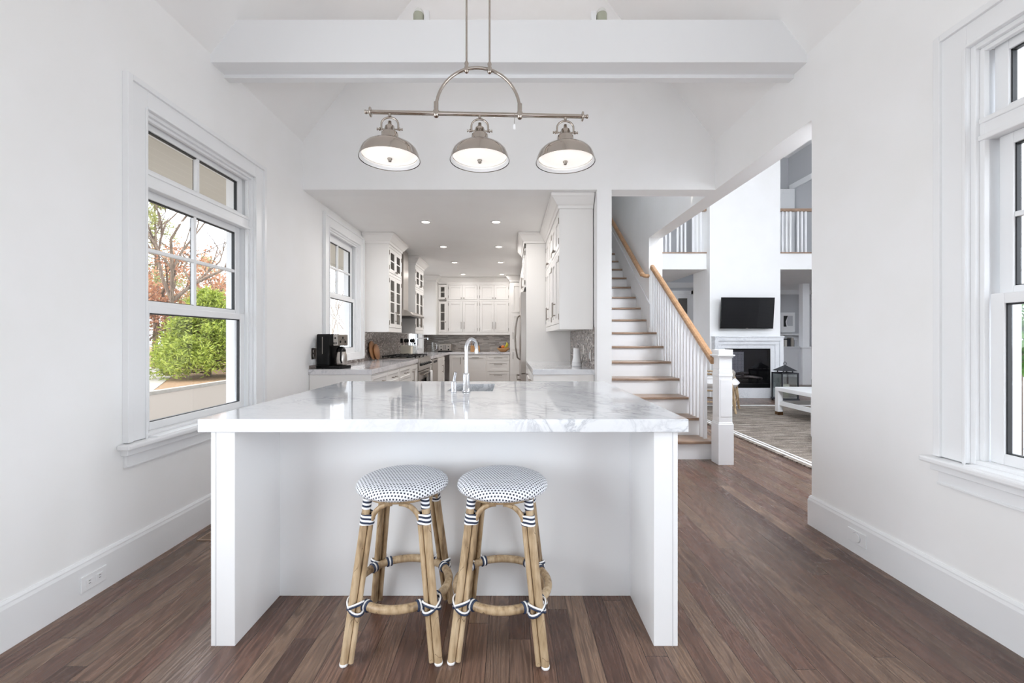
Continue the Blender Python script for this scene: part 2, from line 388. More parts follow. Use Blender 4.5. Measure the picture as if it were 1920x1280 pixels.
# stairwell and living room shell
w = MB(); w.box(.853, 2.19, 10.0, 10.2, 0, 6).box(.853, 2.19, 4.33, 10.2, 5.6, 5.8)
struct('wall_stairwell', w, PAINT, 'shaded white wall at the top of the stairwell', 'wall')
struct('floor_landing', MB().box(.995, 2.0, 8.28, 10.0, 2.72, 3.0), PAINT)
w = MB(); wall_y(w, 2.62, 2.82, 2.19, 9.4, 0, 6, [(4.6, 7.7, 1.9, 4.1)]); w.box(9.2, 9.4, 2.82, 13.2, 0, 6)
struct('wall_living', w, SIDING)
struct('ceiling_living', MB().box(2.19, 9.4, 2.62, 13.2, 6, 6.15), CEIL)
w = MB(); w.box(2.19, 9.4, 13.0, 13.2, 0, 6); w.box(2.19, 4.9, 11.3, 11.45, 0, 2.71)
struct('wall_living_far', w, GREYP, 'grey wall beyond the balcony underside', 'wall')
struct('wall_chimney', MB().box(4.21, 5.69, 8.95, 9.75, 0, 6), PAINT, 'tall white chimney breast above the fireplace', 'wall')
w = MB()
for (x0, x1) in ((2.19, 4.21), (5.69, 9.2)):
    w.box(x0, x1, 9.1, 13.0, 2.71, 3.05)
struct('floor_balcony', w, PAINT, 'white edge of the upper balcony either side of the chimney', 'balcony')
w = MB().box(2.19, 9.2, 11.26, 11.4, 3.05, 6).box(7.37, 7.5, 9.3, 11.26, 3.05, 6)
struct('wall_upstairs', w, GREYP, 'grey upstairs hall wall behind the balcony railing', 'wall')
# upstairs door on the side wall and its trim
dr = thing('door_1', 'white upstairs door standing in its frame behind the balcony railing', 'door', (7.36, 10.0, 3.05), kind='structure')
MB().box(7.33, 7.37, 9.35, 9.47, 3.05, 5.1).box(7.33, 7.37, 11.0, 11.12, 3.05, 5.1).box(7.32, 7.37, 9.3, 11.15, 5.1, 5.24).build('door_frame', TRIM, dr, bevel=.004)
d2 = MB().box(7.05, 7.33, 10.96, 11.0, 3.06, 5.08); d2.box(6.78, 7.05, 10.96, 11.0, 3.06, 5.08); d2.box(6.88, 7.22, 10.945, 10.96, 3.3, 4.0).box(6.88, 7.22, 10.945, 10.96, 4.15, 4.95).build('door_leaf', TRIM, dr, bevel=.004)
for z in (3.6, 4.75): MB().box(6.76, 6.80, 10.93, 10.96, z, z+.12).build('hinge', IRON, dr)
struct('baseboard_upstairs', MB().box(2.19, 7.37, 11.24, 11.26, 3.05, 3.24), TRIM)
struct('trim_1', MB().sweep([(5.69, 12.98), (9.2, 12.98)], [(0, 2.58), (.02, 2.58), (.08, 2.71), (0, 2.71)], -1).sweep([(2.19, 11.29), (4.9, 11.29)], [(0, 2.58), (.02, 2.58), (.08, 2.71), (0, 2.71)], -1), TRIM, 'white crown moulding under the balcony ceiling', 'trim')

# windows: frame with casing, sill and apron, two sashes, a transom, panes and seals
CASP = .115
def window(idx, F, u0, u1, z0, z1, loc, split, label, transom=None, sill=True, upcols=2, uprows=2):
    r = thing('window_%d' % idx, label, 'window', loc, kind='structure')
    m = MB()     # jamb liners
    m.fb(F, u0, u0+.03, z0, z1, -.2, 0); m.fb(F, u1-.03, u1, z0, z1, -.2, 0); m.fb(F, u0+.03, u1-.03, z1-.03, z1, -.2, 0); m.fb(F, u0+.03, u1-.03, z0, z0+.02, -.2, 0)
    for a in (u0+.03, u1-.048): m.fb(F, a, a+.018, z0+.02, z1-.03, -.042, -.018)
    for a in (u0+.03, u1-.05): m.fb(F, a, a+.02, z0+.02, z1-.03, -.17, -.118)
    m.fb(F, u0+.048, u1-.048, z1-.048, z1-.03, -.042, -.018)
    m.build('window_frame', TRIM, r, bevel=.003)
    c = MB(); zb = z0 if sill else z0-CASP+.04
    zc = z0-.005 if sill else z0+.04
    for a, b, e in ((u0-CASP+.012, u0+.012, -1), (u1-.012, u1+CASP-.012, 1)):
        c.fb(F, a, b, zb, z1+CASP-.02, 0, .02)
        o0, o1 = (a-.018, a+.012) if e < 0 else (b-.012, b+.018)
        c.fb(F, o0, o1, zb, z1+CASP, 0, .034)
        i0, i1 = (b-.014, b) if e < 0 else (a, a+.014)
        c.fb(F, i0, i1, zc, z1-.012, .02, .026)
    c.fb(F, u0+.012, u1-.012, z1-.012, z1+CASP-.02, 0, .02); c.fb(F, u0-CASP+.024, u1+CASP-.024, z1+CASP-.03, z1+CASP, 0, .034); c.fb(F, u0+.012, u1-.012, z1-.012, z1+.002, .02, .026)
    if not sill:
        c.fb(F, u0+.012, u1-.012, zb, z0+.012, 0, .02); c.fb(F, u0-CASP+.0, u1+CASP, zb, zb+.03, 0, .034)
    c.build('casing', TRIM, r, bevel=.004)
    if sill:
        s = MB(); s.fb(F, u0-CASP-.04, u1+CASP+.04, z0-.032, z0-.004, 0, .07); s.fb(F, u0+.03, u1-.03, z0-.032, z0+.004, -.15, .06)
        s.build('window_sill', TRIM, r, bevel=.008)
        a = MB(); a.fb(F, u0-CASP, u1+CASP, z0-.13, z0-.032, 0, .016); a.fb(F, u0-CASP-.015, u1+CASP+.015, z0-.065, z0-.032, .0, .04); a.fb(F, u0-CASP, u1+CASP, z0-.13, z0-.118, .016, .022)
        a.build('apron', TRIM, r, bevel=.006)
    a0, a1 = u0+.05, u1-.05
    top = z1-.048
    def sash(name, za, zb_, n0, n1, bot, tp, cols, rows, stile=.05):
        m = MB(); m.fb(F, a0, a0+stile, za, zb_, n0, n1); m.fb(F, a1-stile, a1, za, zb_, n0, n1); m.fb(F, a0+stile, a1-stile, za, za+bot, n0, n1); m.fb(F, a0+stile, a1-stile, zb_-tp, zb_, n0, n1)
        g0, g1, h0, h1 = a0+stile, a1-stile, za+bot, zb_-tp; md = (n0+n1)/2
        for i in range(1, cols):
            u = g0+(g1-g0)*i/cols; m.fb(F, u-.011, u+.011, h0, h1, md-.012, n1-.004)
        for i in range(1, rows):
            z = h0+(h1-h0)*i/rows; m.fb(F, g0, g1, z-.011, z+.011, md-.0115, n1-.0045)
        so = m.build(name, TRIM, r, bevel=.003)
        e = MB()
        for (p0, p1, q0, q1) in ((g0, g1, h1-.007, h1), (g0, g1, h0, h0+.004), (g0, g0+.006, h0, h1), (g1-.006, g1, h0, h1)): e.fb(F, p0, p1, q0, q1, md-.010, md+.009)
        for i in range(1, cols):
            u = g0+(g1-g0)*i/cols; e.fb(F, u-.0135, u+.008, h0+.01, h1-.01, md-.013, md-.0115)
        e.build('glazing_seal', SEAL, so)
        p = MB(); p.fb(F, g0+.001, g1-.001, h0+.001, h1-.001, md-.002, md+.002); p.build('pane', GLASS, so)
    if transom:
        t0, t1 = transom
        x = MB(); x.fb(F, u0+.03, u1-.03, t0, t1, -.17, -.02); x.fb(F, u0+.03, u1-.03, t0-.01, t0+.012, -.042, -.008); x.fb(F, u0+.03, u1-.03, t1-.012, t1+.01, -.042, -.012); x.build('mullion', TRIM, r, bevel=.004)
        sash('transom', t1, z1-.03, -.1, -.06, .04, .046, 2, 1); utop = t0
    else: utop = z1-.03
    sash('upper_sash', split-.0, utop, -.115, -.08, .03, .047 if transom else .09, upcols, uprows)
    sash('lower_sash', z0+.02, split+.0, -.078, -.042, .045 if sill else .06, .043, 1, 1)
    return r
window(1, face_left(-2.0), *WIN1, (-2.0, 2.835, .69), 1.42, 'large white double-hung window with a transom beside the island, looking onto pines', (2.085, 2.16))
window(2, face_left(-2.0), *WIN2, (-2.0, 5.2, 1.04), 1.747, 'white double-hung kitchen window above the coffee maker', None, False)
window(3, face_left(-2.0), *WIN3, (-2.0, 9.08, 1.0), 1.72, 'bright window over the sink beyond the range hood', None, False)
window(4, face_right(2.0), *WINR, (2.0, 1.35, .69), 1.42, 'white window at the edge of the view, facing the porch', (2.085, 2.16))
window(5, face_left(-2.0), *WINB, (-2.0, .25, .6), 1.42, 'white window added unseen on the window wall to admit fill light', (2.085, 2.16))  # unseen extra window, added for the left fill lamp
window(6, face_right(2.0), *WINC, (2.0, -.3, .6), 1.42, 'white window added unseen beside the porch-facing one to admit fill light', (2.085, 2.16))  # unseen extra window, added for the right fill lamp

# ---------------------------------------------------------------- staircase
NS, R, T, Y0 = 16, .189, .262, 4.345
st = thing('staircase', 'white staircase with oak treads, white balusters and a square newel post', 'staircase', (1.5, Y0, 0))
for k in range(NS):
    z = R*(k+1); y = Y0+T*k; xr = 2.1 if y < 6.0 else 2.0
    MB().box(.995, xr, y-.015, y+T+.012, z-.027, z).build('tread', OAKX, st, bevel=.006)
    MB().box(.995, (2.081 if y < 6.0 else 2.0), y+.012, y+.03, z-R, z-.027).build('riser', TRIM, st)
s = MB()
for k in range(7):
    y = Y0+T*k; s.box(2.03, 2.079, y+.022, y+T+.022, 0, R*(k+1)-.027)
s.build('stringer', TRIM, st)
s = MB(); s.prism([(Y0+T*6.4, R*7.3), (10.0, R*7.3+(10.0-Y0-T*6.4)*R/T), (10.0, R*7.3+.33+(10.0-Y0-T*6.4)*R/T), (Y0+T*6.4, R*7.3+.33)], 1.985, 2.0, 0)
s.prism([(Y0+.05, R*.6), (10.0, R*.6+(9.95-Y0)*R/T), (10.0, R*.6+.3+(9.95-Y0)*R/T), (Y0+.05, R*.6+.3)], .995, 1.01, 0)
s.build('skirt_board', TRIM, st)
def railz(y): return 1.02+.685*(y-4.29)
for k in range(7):
    for j in range(3):
        y = Y0+T*k+.03+j*.0873
        if y < 4.46 or y > 6.07: continue
        MB().box(2.033, 2.065, y-.016, y+.016, R*(k+1), railz(y)-.03).build('baluster', TRIM, st)
def rail(x, y0, y1, f, name, parent):
    pr = [(-.032, -.03), (.032, -.03), (.034, -.01), (.033, .012), (.022, .028), (0, .034), (-.022, .028), (-.033, .012), (-.034, -.01)]
    vs = []; fs = []; n = len(pr)
    for y in (y0, y1):
        for (a, b) in pr: vs.append((x+a, y, f(y)+b))
    fs = [tuple(range(n)), tuple(range(n, 2*n))]+[(i, (i+1) % n, n+(i+1) % n, n+i) for i in range(n)]
    return MB().add(vs, fs).build(name, OAKY, parent, bevel=.004)
rail(2.05, 4.27, 6.1, railz, 'handrail', st)
nw = MB(); cx, cy = 2.112, 4.225; a = .075
nw.box(cx-a, cx+a, cy-a, cy+a, 0, .40); nw.box(cx-.066, cx+.066, cy-.066, cy+.066, .40, .93); nw.box(cx-.07, cx+.07, cy-.07, cy+.07, .395, .415); nw.box(cx-.069, cx+.069, cy-.069, cy+.069, .86, .885)
nw.box(cx-.064, cx+.064, cy-.064, cy+.064, .93, 1.08)
no = nw.build('newel_post', TRIM, st, bevel=.004)
MB().box(cx-.072, cx+.072, cy-.072, cy+.072, 1.045, 1.06).box(cx-.085, cx+.085, cy-.085, cy+.085, 1.06, 1.075).box(cx-.07, cx+.07, cy-.07, cy+.07, 1.075, 1.125).build('newel_cap', TRIM, no, bevel=.005)
m = MB()
for sg in (-1, 1):
    m.box(cx-.05, cx+.05, cy+sg*.067-.002, cy+sg*.067+.002, .47, .83); m.box(cx+sg*.067-.002, cx+sg*.067+.002, cy-.05, cy+.05, .47, .83)
m.build('newel_panel', TRIM, no)
wr = thing('wall_handrail', 'oak handrail fixed to the stairwell wall above the upper treads', 'handrail', (1.93, 6.3, 2.1))
f2 = lambda y: 2.16+.70*(y-6.17)
rail(1.93, 6.17, 9.6, f2, 'rail', wr)
MB().tube([(1.93, 6.17, 2.16), (1.94, 6.12, 2.135), (1.965, 6.11, 2.13), (2.0, 6.12, 2.13)], .028, 10).build('return_end', OAKY, wr)
for y in (6.5, 7.7): MB().tube([(1.93, y, f2(y)-.03), (1.95, y, f2(y)-.06), (2.0, y, f2(y)-.06)], .007, 8).build('bracket', NICKEL, wr)

# balcony railings
def balcony(x0, x1, groups, label):
    r = thing('balcony_railing', label, 'railing', ((x0+x1)/2, 9.13, 3.05))
    MB().box(x0, x1, 9.09, 9.17, 3.95, 4.01).build('rail', OAKX, r, bevel=.01)
    MB().box(x0, x1, 9.08, 9.18, 3.05, 3.075).build('base_rail', OAKX, r, bevel=.004)
    x = groups
    while x < x1-.03:
        for j in range(3):
            if x0+.02 < x+j*.083 < x1-.03: MB().box(x+j*.083-.016, x+j*.083+.016, 9.115, 9.147, 3.075, 3.95).build('baluster', TRIM, r)
        x += .329
balcony(2.2, 4.21, 2.29, 'balcony railing with oak rail above the stair rail, before the grey upstairs wall')
balcony(5.69, 7.5, 5.85, 'balcony railing with oak rail beside the chimney, before the white upstairs door')

# ---------------------------------------------------------------- island
def slab(name, outer, holes, z0, z1, mat, parent=None, loc=None, bevel=.003):
    # rectangular slab with at most one rectangular hole
    x0, x1, y0, y1 = outer; m = MB()
    if not holes: return m.box(x0, x1, y0, y1, z0, z1).build(name, mat, parent, loc=loc, bevel=bevel)
    a0, a1, b0, b1 = holes
    O = [(x0, y0), (x1, y0), (x1, y1), (x0, y1)]; I = [(a0, b0), (a1, b0), (a1, b1), (a0, b1)]
    vs = [(*p, z1) for p in O]+[(*p, z1) for p in I]+[(*p, z0) for p in O]+[(*p, z0) for p in I]
    fs = []
    for i in range(4):
        j = (i+1) % 4
        fs += [(i, j, 4+j, 4+i), (8+i, 12+i, 12+j, 8+j), (i, 8+i, 8+j, j), (4+i, 4+j, 12+j, 12+i)]
    return m.add(vs, fs).build(name, mat, parent, loc=loc, bevel=bevel)
isl = thing('kitchen_island', 'white kitchen island with panelled ends, carrying the marble worktop', 'island', (-.26, 2.4, 0))
m = MB().box(-1.0975, .5797, 2.044, 2.07, 0, .862).build('seating_panel', TRIM, isl)
for (x0, x1, xs) in ((-1.194, -1.0975, -1.194), (.5797, .6757, .6757)):
    m = MB().box(x0, x1, 1.708, 2.07, 0, .862); m.build('end_leg', TRIM, isl, bevel=.002)
    g = -1 if xs < 0 else 1
    MB().box(xs-g*.0215, xs-g*.0195, 1.7068, 1.709, 0, .862).build('joint_line', GREYP, isl)
MB().box(-1.16, .645, 2.07, 3.12, .1, .60).box(-1.16, .645, 2.07, 2.5, .6, .862).box(-1.16, -.5, 2.5, 3.12, .6, .862).box(.05, .645, 2.5, 3.12, .6, .862).box(-.5, .05, 3.06, 3.12, .6, .862).box(-1.1, .6, 2.07, 3.05, 0, .1).build('body', CAB, isl)
for (x0, x1) in ((-1.194, -1.16), (.645, .6757)): MB().box(x0, x1, 2.07, 3.13, 0, .862).build('end_panel', TRIM, isl)
tag(slab('marble_worktop', (-1.226, .707, 1.678, 3.18), (-.375, -.10, 2.58, 2.985), .862, .914, MARBLE, None, (-.26, 2.4, .862)), 'large polished white marble worktop with grey veins on the island', 'worktop')
sk = thing('prep_sink', 'small undermounted steel prep sink in the island worktop', 'sink', (-.237, 2.78, .7))
m = MB(); m.box(-.39, -.085, 2.565, 3.0, .69, .70).box(-.385, -.373, 2.57, 2.995, .69, .861).box(-.102, -.09, 2.57, 2.995, .69, .861).box(-.385, -.09, 2.57, 2.582, .69, .861).box(-.385, -.09, 2.983, 2.995, .69, .861); m.build('basin', STEEL, sk)
MB().lathe([(0, .703), (.04, .703), (.042, .7)], (-.237, 2.78, 0), 20).build('drain', CHROME, sk)
fa = thing('island_faucet', 'tall polished chrome gooseneck faucet at the island prep sink', 'faucet', (-.254, 2.535, .914))
MB().lathe([(0, 0), (.026, 0), (.026, .008), (.02, .012), (.02, .10), (.017, .112), (.0125, .114), (0, .114)], (-.254, 2.535, .914), 20).build('base', CHROME, fa)
pts = [(-.254, 2.535, 1.02), (-.254, 2.535, 1.16)]
dxn, dyn = .42, .9; rr = .062
for i in range(0, 15):
    t = math.pi*(1-i/14); q = rr*(1+math.cos(t)); pts.append((-.254+dxn*q, 2.535+dyn*q, 1.165+rr*math.sin(t)))
pts.append((pts[-1][0], pts[-1][1], 1.155))
MB().tube(pts, .0115, 14).build('spout', CHROME, fa)
MB().tube([(pts[-1][0], pts[-1][1], 1.158), (pts[-1][0], pts[-1][1], 1.140)], .0135, 14).build('spray_head', CHROME, fa)
MB().tube([(-.254, 2.535, .965), (-.318, 2.52, .965)], .009, 12).lathe([(0, 0), (.02, 0), (.016, .006), (.016, .06), (.012, .068), (0, .068)], (-.325, 2.52, .914), 18).build('valve', CHROME, fa)
MB().tube([(-.325, 2.52, .98), (-.322, 2.515, 1.0), (-.314, 2.505, 1.035)], [.009, .007, .008], 10).build('lever', CHROME, fa)

# ---------------------------------------------------------------- stools (built about the origin, then placed)
def make_stool(label, x, y, rz):
    t = thing('bar_stool', label, 'stool', (0, 0, 0))
    prof = [(0, .660), (.06, .6595), (.12, .657), (.155, .652), (.176, .643), (.187, .632), (.190, .621), (.187, .613), (.178, .606), (.165, .603), (0, .603)]
    n = 48; mb = MB().lathe(prof, (0, 0, 0), n)
    uv = []; arcl = 0
    for i, (r, h) in enumerate(prof):
        if i: arcl += math.hypot(r-prof[i-1][0], h-prof[i-1][1])
        for j in range(n):
            a = 2*math.pi*j/n; uv.append((arcl*math.cos(a)+1, arcl*math.sin(a)+1))
    mb.build('seat', WEAVE, t, local=True, uv=uv)
    MB().tube(arc((0, 0, .598), .145, 0, 360, 40, 'xy')[:-1], .012, 10, closed=True).build('seat_ring', RATTAN, t, local=True)
    ring = MB().tube(arc((0, 0, .205), .192, 0, 360, 56, 'xy')[:-1], .0165, 12, closed=True).build('footrest_ring', RATTAN, t, local=True)
    for sx in (-1, 1):
        for sy in (-1, 1):
            F = Vector((sx*.178, sy*.195, .004)); Tp = Vector((sx*.112, sy*.118, .60)); D = Tp-F
            def at(z): return F+D*((z-F.z)/D.z)
            lg = MB().tube([F, at(.2), at(.4), Tp], .0158, 12)
            for q in (Vector((-sx, 0, 0)), Vector((0, -sy, 0))):
                perp = Vector((0, -sy*.010, 0)) if q.x else Vector((-sx*.010, 0, 0))
                off = q*.0262+perp*.0
                p = [F+off+Vector((0, 0, .006)), at(.25)+off, at(.47)+off]
                mid = Vector((0 if q.x else sx*.117, 0 if q.y else sy*.117, .583))
                s0 = at(.50)+off
                for i in range(1, 9):
                    a = math.pi/2*i/8
                    c = Vector(s0); tgt = mid-s0
                    hx = tgt.x if q.x else tgt.y
                    hz = .583-s0.z
                    horiz = .85*(1-math.cos(a))*hx
                    pt = Vector((s0.x+(horiz if q.x else (tgt.x)*(1-math.cos(a))*.3), s0.y+(horiz if q.y else (tgt.y)*(1-math.cos(a))*.3), s0.z+hz*math.sin(a)))
                    p.append(pt)
                lg.tube(p, .0102, 10)
            lo = lg.build('leg', RATTAN, t, local=True)
            # striped bindings
            def band(z0, z1, rad, both):
                b = MB(); c0, c1 = at(z0), at(z1); u = (c1-c0).normalized()
                if both:
                    off = Vector((-sx*.0135, 0, 0)); off2 = Vector((0, -sy*.0135, 0)); k = 20; lp = []
                    ctr = [Vector((0, 0, 0)), Vector((-sx*.0262, 0, 0)), Vector((0, -sy*.0262, 0))]; rd = [.0172, .0116, .0116]
                    for i in range(k):
                        a = 2*math.pi*i/k; d = Vector((math.cos(a), math.sin(a), 0))
                        m_ = max(c_.dot(d)+r_ for c_, r_ in zip(ctr, rd)); lp.append((d, m_))
                    base = sum((c_ for c_ in ctr), Vector((0, 0, 0)))/3
                    vs = []
                    for c in (c0, c1):
                        for (d, _) in lp:
                            e = base; m_ = max((c_-base).dot(d)+r_ for c_, r_ in zip(ctr, rd)); vs.append(c+base+d*m_)
                    fs = [(i, (i+1) % k, k+(i+1) % k, k+i) for i in range(k)]
                    b.add(vs, fs, True)
                else: b.tube([c0, c1], rad, 14)
                return b
            band(.505, .545, .019, True).build('binding', BIND, lo, local=True)
            band(.562, .600, .0178, False).build('binding', BIND, lo, local=True)
            # crossed tie where the ring meets the leg
            c = at(.205)+Vector((-sx*.010, -sy*.010, 0)); g = MB()
            out = Vector((sx, sy, 0)).normalized(); tg = Vector((-out.y, out.x, 0))
            def loop(tilt, rz_, ro, shift):
                L = []
                for i in range(20):
                    a = 2*math.pi*i/20
                    L.append(c+tg*(math.cos(a)*.036)+out*(math.sin(a)*.029)+Vector((0, 0, math.cos(a)*tilt+shift)))
                return L
            gw = MB(); gn = MB()
            for tl, sh in ((.020, .004), (-.020, .002)):
                gw.tube(loop(tl, 0, 0, sh), .0038, 6, closed=True); gn.tube(loop(tl, 0, 0, sh-.0078), .0042, 6, closed=True)
            gw.build('tie', CERAM, lo, local=True); gn.build('tie', NAVY, lo, local=True)
            # ties round the ring itself
            for s_ in (-1, 1):
                a0 = math.atan2(sy*.19, sx*.178)+s_*.15; h = MB(); h2 = MB()
                for i in range(3):
                    a = a0+s_*i*.045; cc = Vector((.192*math.cos(a), .192*math.sin(a), .205)); tn = Vector((-math.sin(a), math.cos(a), 0)); rd_ = Vector((math.cos(a), math.sin(a), 0))
                    L = [cc+rd_*(.0175*math.cos(b_))+Vector((0, 0, .0175*math.sin(b_))) for b_ in [2*math.pi*q/14 for q in range(14)]]
                    (h if i % 2 else h2).tube(L, .0046, 6, closed=True)
                h.build('ring_tie', CERAM, lo, local=True); h2.build('ring_tie', NAVY, lo, local=True)
            MB().lathe([(0, 0), (.014, 0), (.016, .004), (.016, .012), (0, .012)], (F.x, F.y, 0), 16).build('foot_cap', CERAM, lo, local=True)
    t.location = (x, y, 0); t.rotation_euler = (0, 0, rz); return t
NAVY = M('navy_cord', (34, 48, 74), .5)
make_stool('rattan bar stool with blue dotted woven seat, standing nearer the large window', -.448, 1.805, math.radians(1), )
make_stool('rattan bar stool with blue dotted woven seat, standing nearer the staircase', -.028, 1.80, math.radians(-4))

# ---------------------------------------------------------------- three-lamp pendant
PC = Vector((-.17, 2.3, 2.44)); TZ = math.radians(2.3)
pd = thing('island_pendant', 'polished nickel three-light pendant with dome shades hanging over the island', 'pendant light', PC)
def PL_(x, z=0, y=0): return (x, y, z)
bar = MB().tube([(-.575, 0, 0), (.575, 0, 0)], .0115, 14)
bar.build('bar', NICKEL, pd, local=True)
for sg in (-1, 1):
    MB().lathe([(0, -.004), (.024, -.004), (.026, 0), (.024, .004), (.010, .006), (.008, .018), (.011, .022), (.011, .030), (0, .034)] if sg > 0 else [(0, .004), (.024, .004), (.026, 0), (.024, -.004), (.010, -.006), (.008, -.018), (.011, -.022), (.011, -.030), (0, -.034)], (sg*.57, 0, 0), 20, axis=0).build('end_finial', NICKEL, pd, local=True)
AX = .003
MB().tube(arc((AX, 0, .025), .225, 180, 0, 32), .0085, 12).build('arch', NICKEL, pd, local=True)
for sg in (-1, 1):
    x = AX+sg*.225
    MB().tube([(x, 0, -.02), (x, 0, -.012), (x, 0, .014), (x, 0, .02), (x, 0, .022), (x, 0, .06)], [.010, .0165, .0165, .012, .0125, .0125], 14).build('coupling', NICKEL, pd, local=True)
    x2 = AX+sg*.062; zt = .025+math.sqrt(.225**2-.062**2)
    MB().tube([(x2, 0, zt-.02), (x2, 0, zt-.014), (x2, 0, zt+.010), (x2, 0, zt+.018), (x2, 0, zt+.03), (x2, 0, zt+.04)], [.007, .0125, .0125, .009, .0125, .008], 14).build('collar', NICKEL, pd, local=True)
    MB().tube([(x2, 0, zt), (x2, 0, 2.93)], .0055, 10).build('rod', NICKEL, pd, local=True)
MB().lathe([(0, 2.90), (.065, 2.90), (.065, 2.93), (0, 2.93)], (AX, 0, 0), 32).build('ceiling_canopy', NICKEL, pd, local=True)
for sx in (-.468, .012, .476):
    z0 = -.253
    prof = [(.160, 0), (.1605, .004), (.158, .010), (.153, .030), (.143, .053), (.125, .072), (.100, .086), (.076, .094), (.059, .099), (.051, .106), (.0455, .125), (.044, .140), (.038, .148), (.030, .151), (.028, .168), (.022, .172), (.024, .178), (.017, .184), (.011, .188), (.009, .205), (0, .208)]
    so = MB().lathe(prof, (sx, 0, z0), 48).build('shade', NICKEL, pd, local=True)
    MB().lathe([(.157, .003), (.150, .012), (.146, .014), (.144, .020), (.152, .030)], (sx, 0, z0), 48).build('shade_rim', CERAM, so, local=True)
    MB().lathe([(0, .007), (.05, .009), (.10, .015), (.145, .026), (.146, .03)], (sx, 0, z0), 48).build('diffuser', DIFF, so, local=True)
    MB().lathe([(0, -.012), (.007, -.011), (.010, -.006), (.008, -.002), (.013, .002), (.012, .008), (0, .009)], (sx, 0, z0), 18).build('finial', PEWTER, so, local=True)
    sh = MB().tube([(sx-.045, 0, z0+.158)]+[(sx+.045*math.cos(math.radians(a)), 0, z0+.188+.038*math.sin(math.radians(a))) for a in range(180, -1, -15)]+[(sx+.045, 0, z0+.158)], .0055, 8)
    sh.tube([(sx-.066, 0, z0+.163), (sx+.066, 0, z0+.163)], .0042, 8)
    for e in (-1, 1):
        sh.tube([(sx+e*.050, 0, z0+.163), (sx+e*.056, 0, z0+.163)], .009, 8); sh.tube([(sx+e*.062, 0, z0+.163), (sx+e*.068, 0, z0+.163)], .007, 8)
    sh.tube([(sx, 0, z0+.23), (sx, 0, -.008)], .008, 10)
    sh.build('shackle', NICKEL, so, local=True)
tg_ = MB().tube([(.198, -.012, 0), (.198, -.012, -.055)], .0012, 6); tg_.build('tag_string', PEWTER, pd, local=True)
MB().box(.192, .204, -.0135, -.0125, -.085, -.055).build('paper_tag', CERAM, pd, local=True)
pd.rotation_euler = (0, 0, TZ)
# small uplights standing on top of the beam
GLOBEM = M('frosted_globe', (228, 229, 224), .3); OLIVE = M('olive_lamp_body', (176, 178, 160), .4)
for i, x in enumerate((-.625, .64)):
    u = thing('uplight', 'small frosted uplight on top of the beam, nearer the %s' % ('large window' if i == 0 else 'living room opening'), 'uplight', (x, 2.95, 3.369))
    MB().lathe([(0, 0), (.036, 0), (.036, .098), (.033, .104), (0, .104)], (x, 2.95, 3.369), 24).build('lamp_body', OLIVE, u)
    MB().lathe([(.034, .104), (.033, .118), (.027, .130), (.015, .137), (0, .139)], (x, 2.95, 3.369), 24).build('globe', GLOBEM, u)
    e = 1 if i == 0 else -1
    MB().box(x+e*.04, x+e*.075, 2.93, 2.97, 3.369, 3.488).build('driver_box', TRIM, u, bevel=.004)
    lamp('uplight_bulb', 'SPOT', (x, 2.95, 3.515), 7, (1, .88, .83), (math.pi, 0, 0), shadow_soft_size=.03, spot_size=math.radians(150), spot_blend=.6)

# ---------------------------------------------------------------- kitchen cabinets
def shaker(F, u0, u1, z0, z1, n0=.0, th=.02, rail=.06, panel=True):
    m = MB(); g = .003; u0 += g; u1 -= g; z0 += g; z1 -= g
    m.fb(F, u0, u0+rail, z0, z1, n0, n0+th); m.fb(F, u1-rail, u1, z0, z1, n0, n0+th); m.fb(F, u0+rail, u1-rail, z0, z0+rail, n0, n0+th); m.fb(F, u0+rail, u1-rail, z1-rail, z1, n0, n0+th)
    if panel: m.fb(F, u0+rail, u1-rail, z0+rail, z1-rail, n0, n0+th-.014)
    return m
def pull(F, u, z, L, vert, n=.02, r=.005):
    m = MB(); h = L/2
    e = [(u, z-h), (u, z+h)] if vert else [(u-h, z), (u+h, z)]
    m.tube([F(e[0][0], e[0][1], n+.028), F(e[1][0], e[1][1], n+.028)], r, 8)
    for k in (.12, .88):
        a = e[0][0]+(e[1][0]-e[0][0])*k; b = e[0][1]+(e[1][1]-e[0][1])*k
        m.tube([F(a, b, n), F(a, b, n+.028)], r*.9, 8)
    return m
def knob(F, u, z, n=.02):
    return MB().tube([F(u, z, n), F(u, z, n+.012), F(u, z, n+.016), F(u, z, n+.026), F(u, z, n+.030)], [.005, .005, .012, .013, .008], 12)
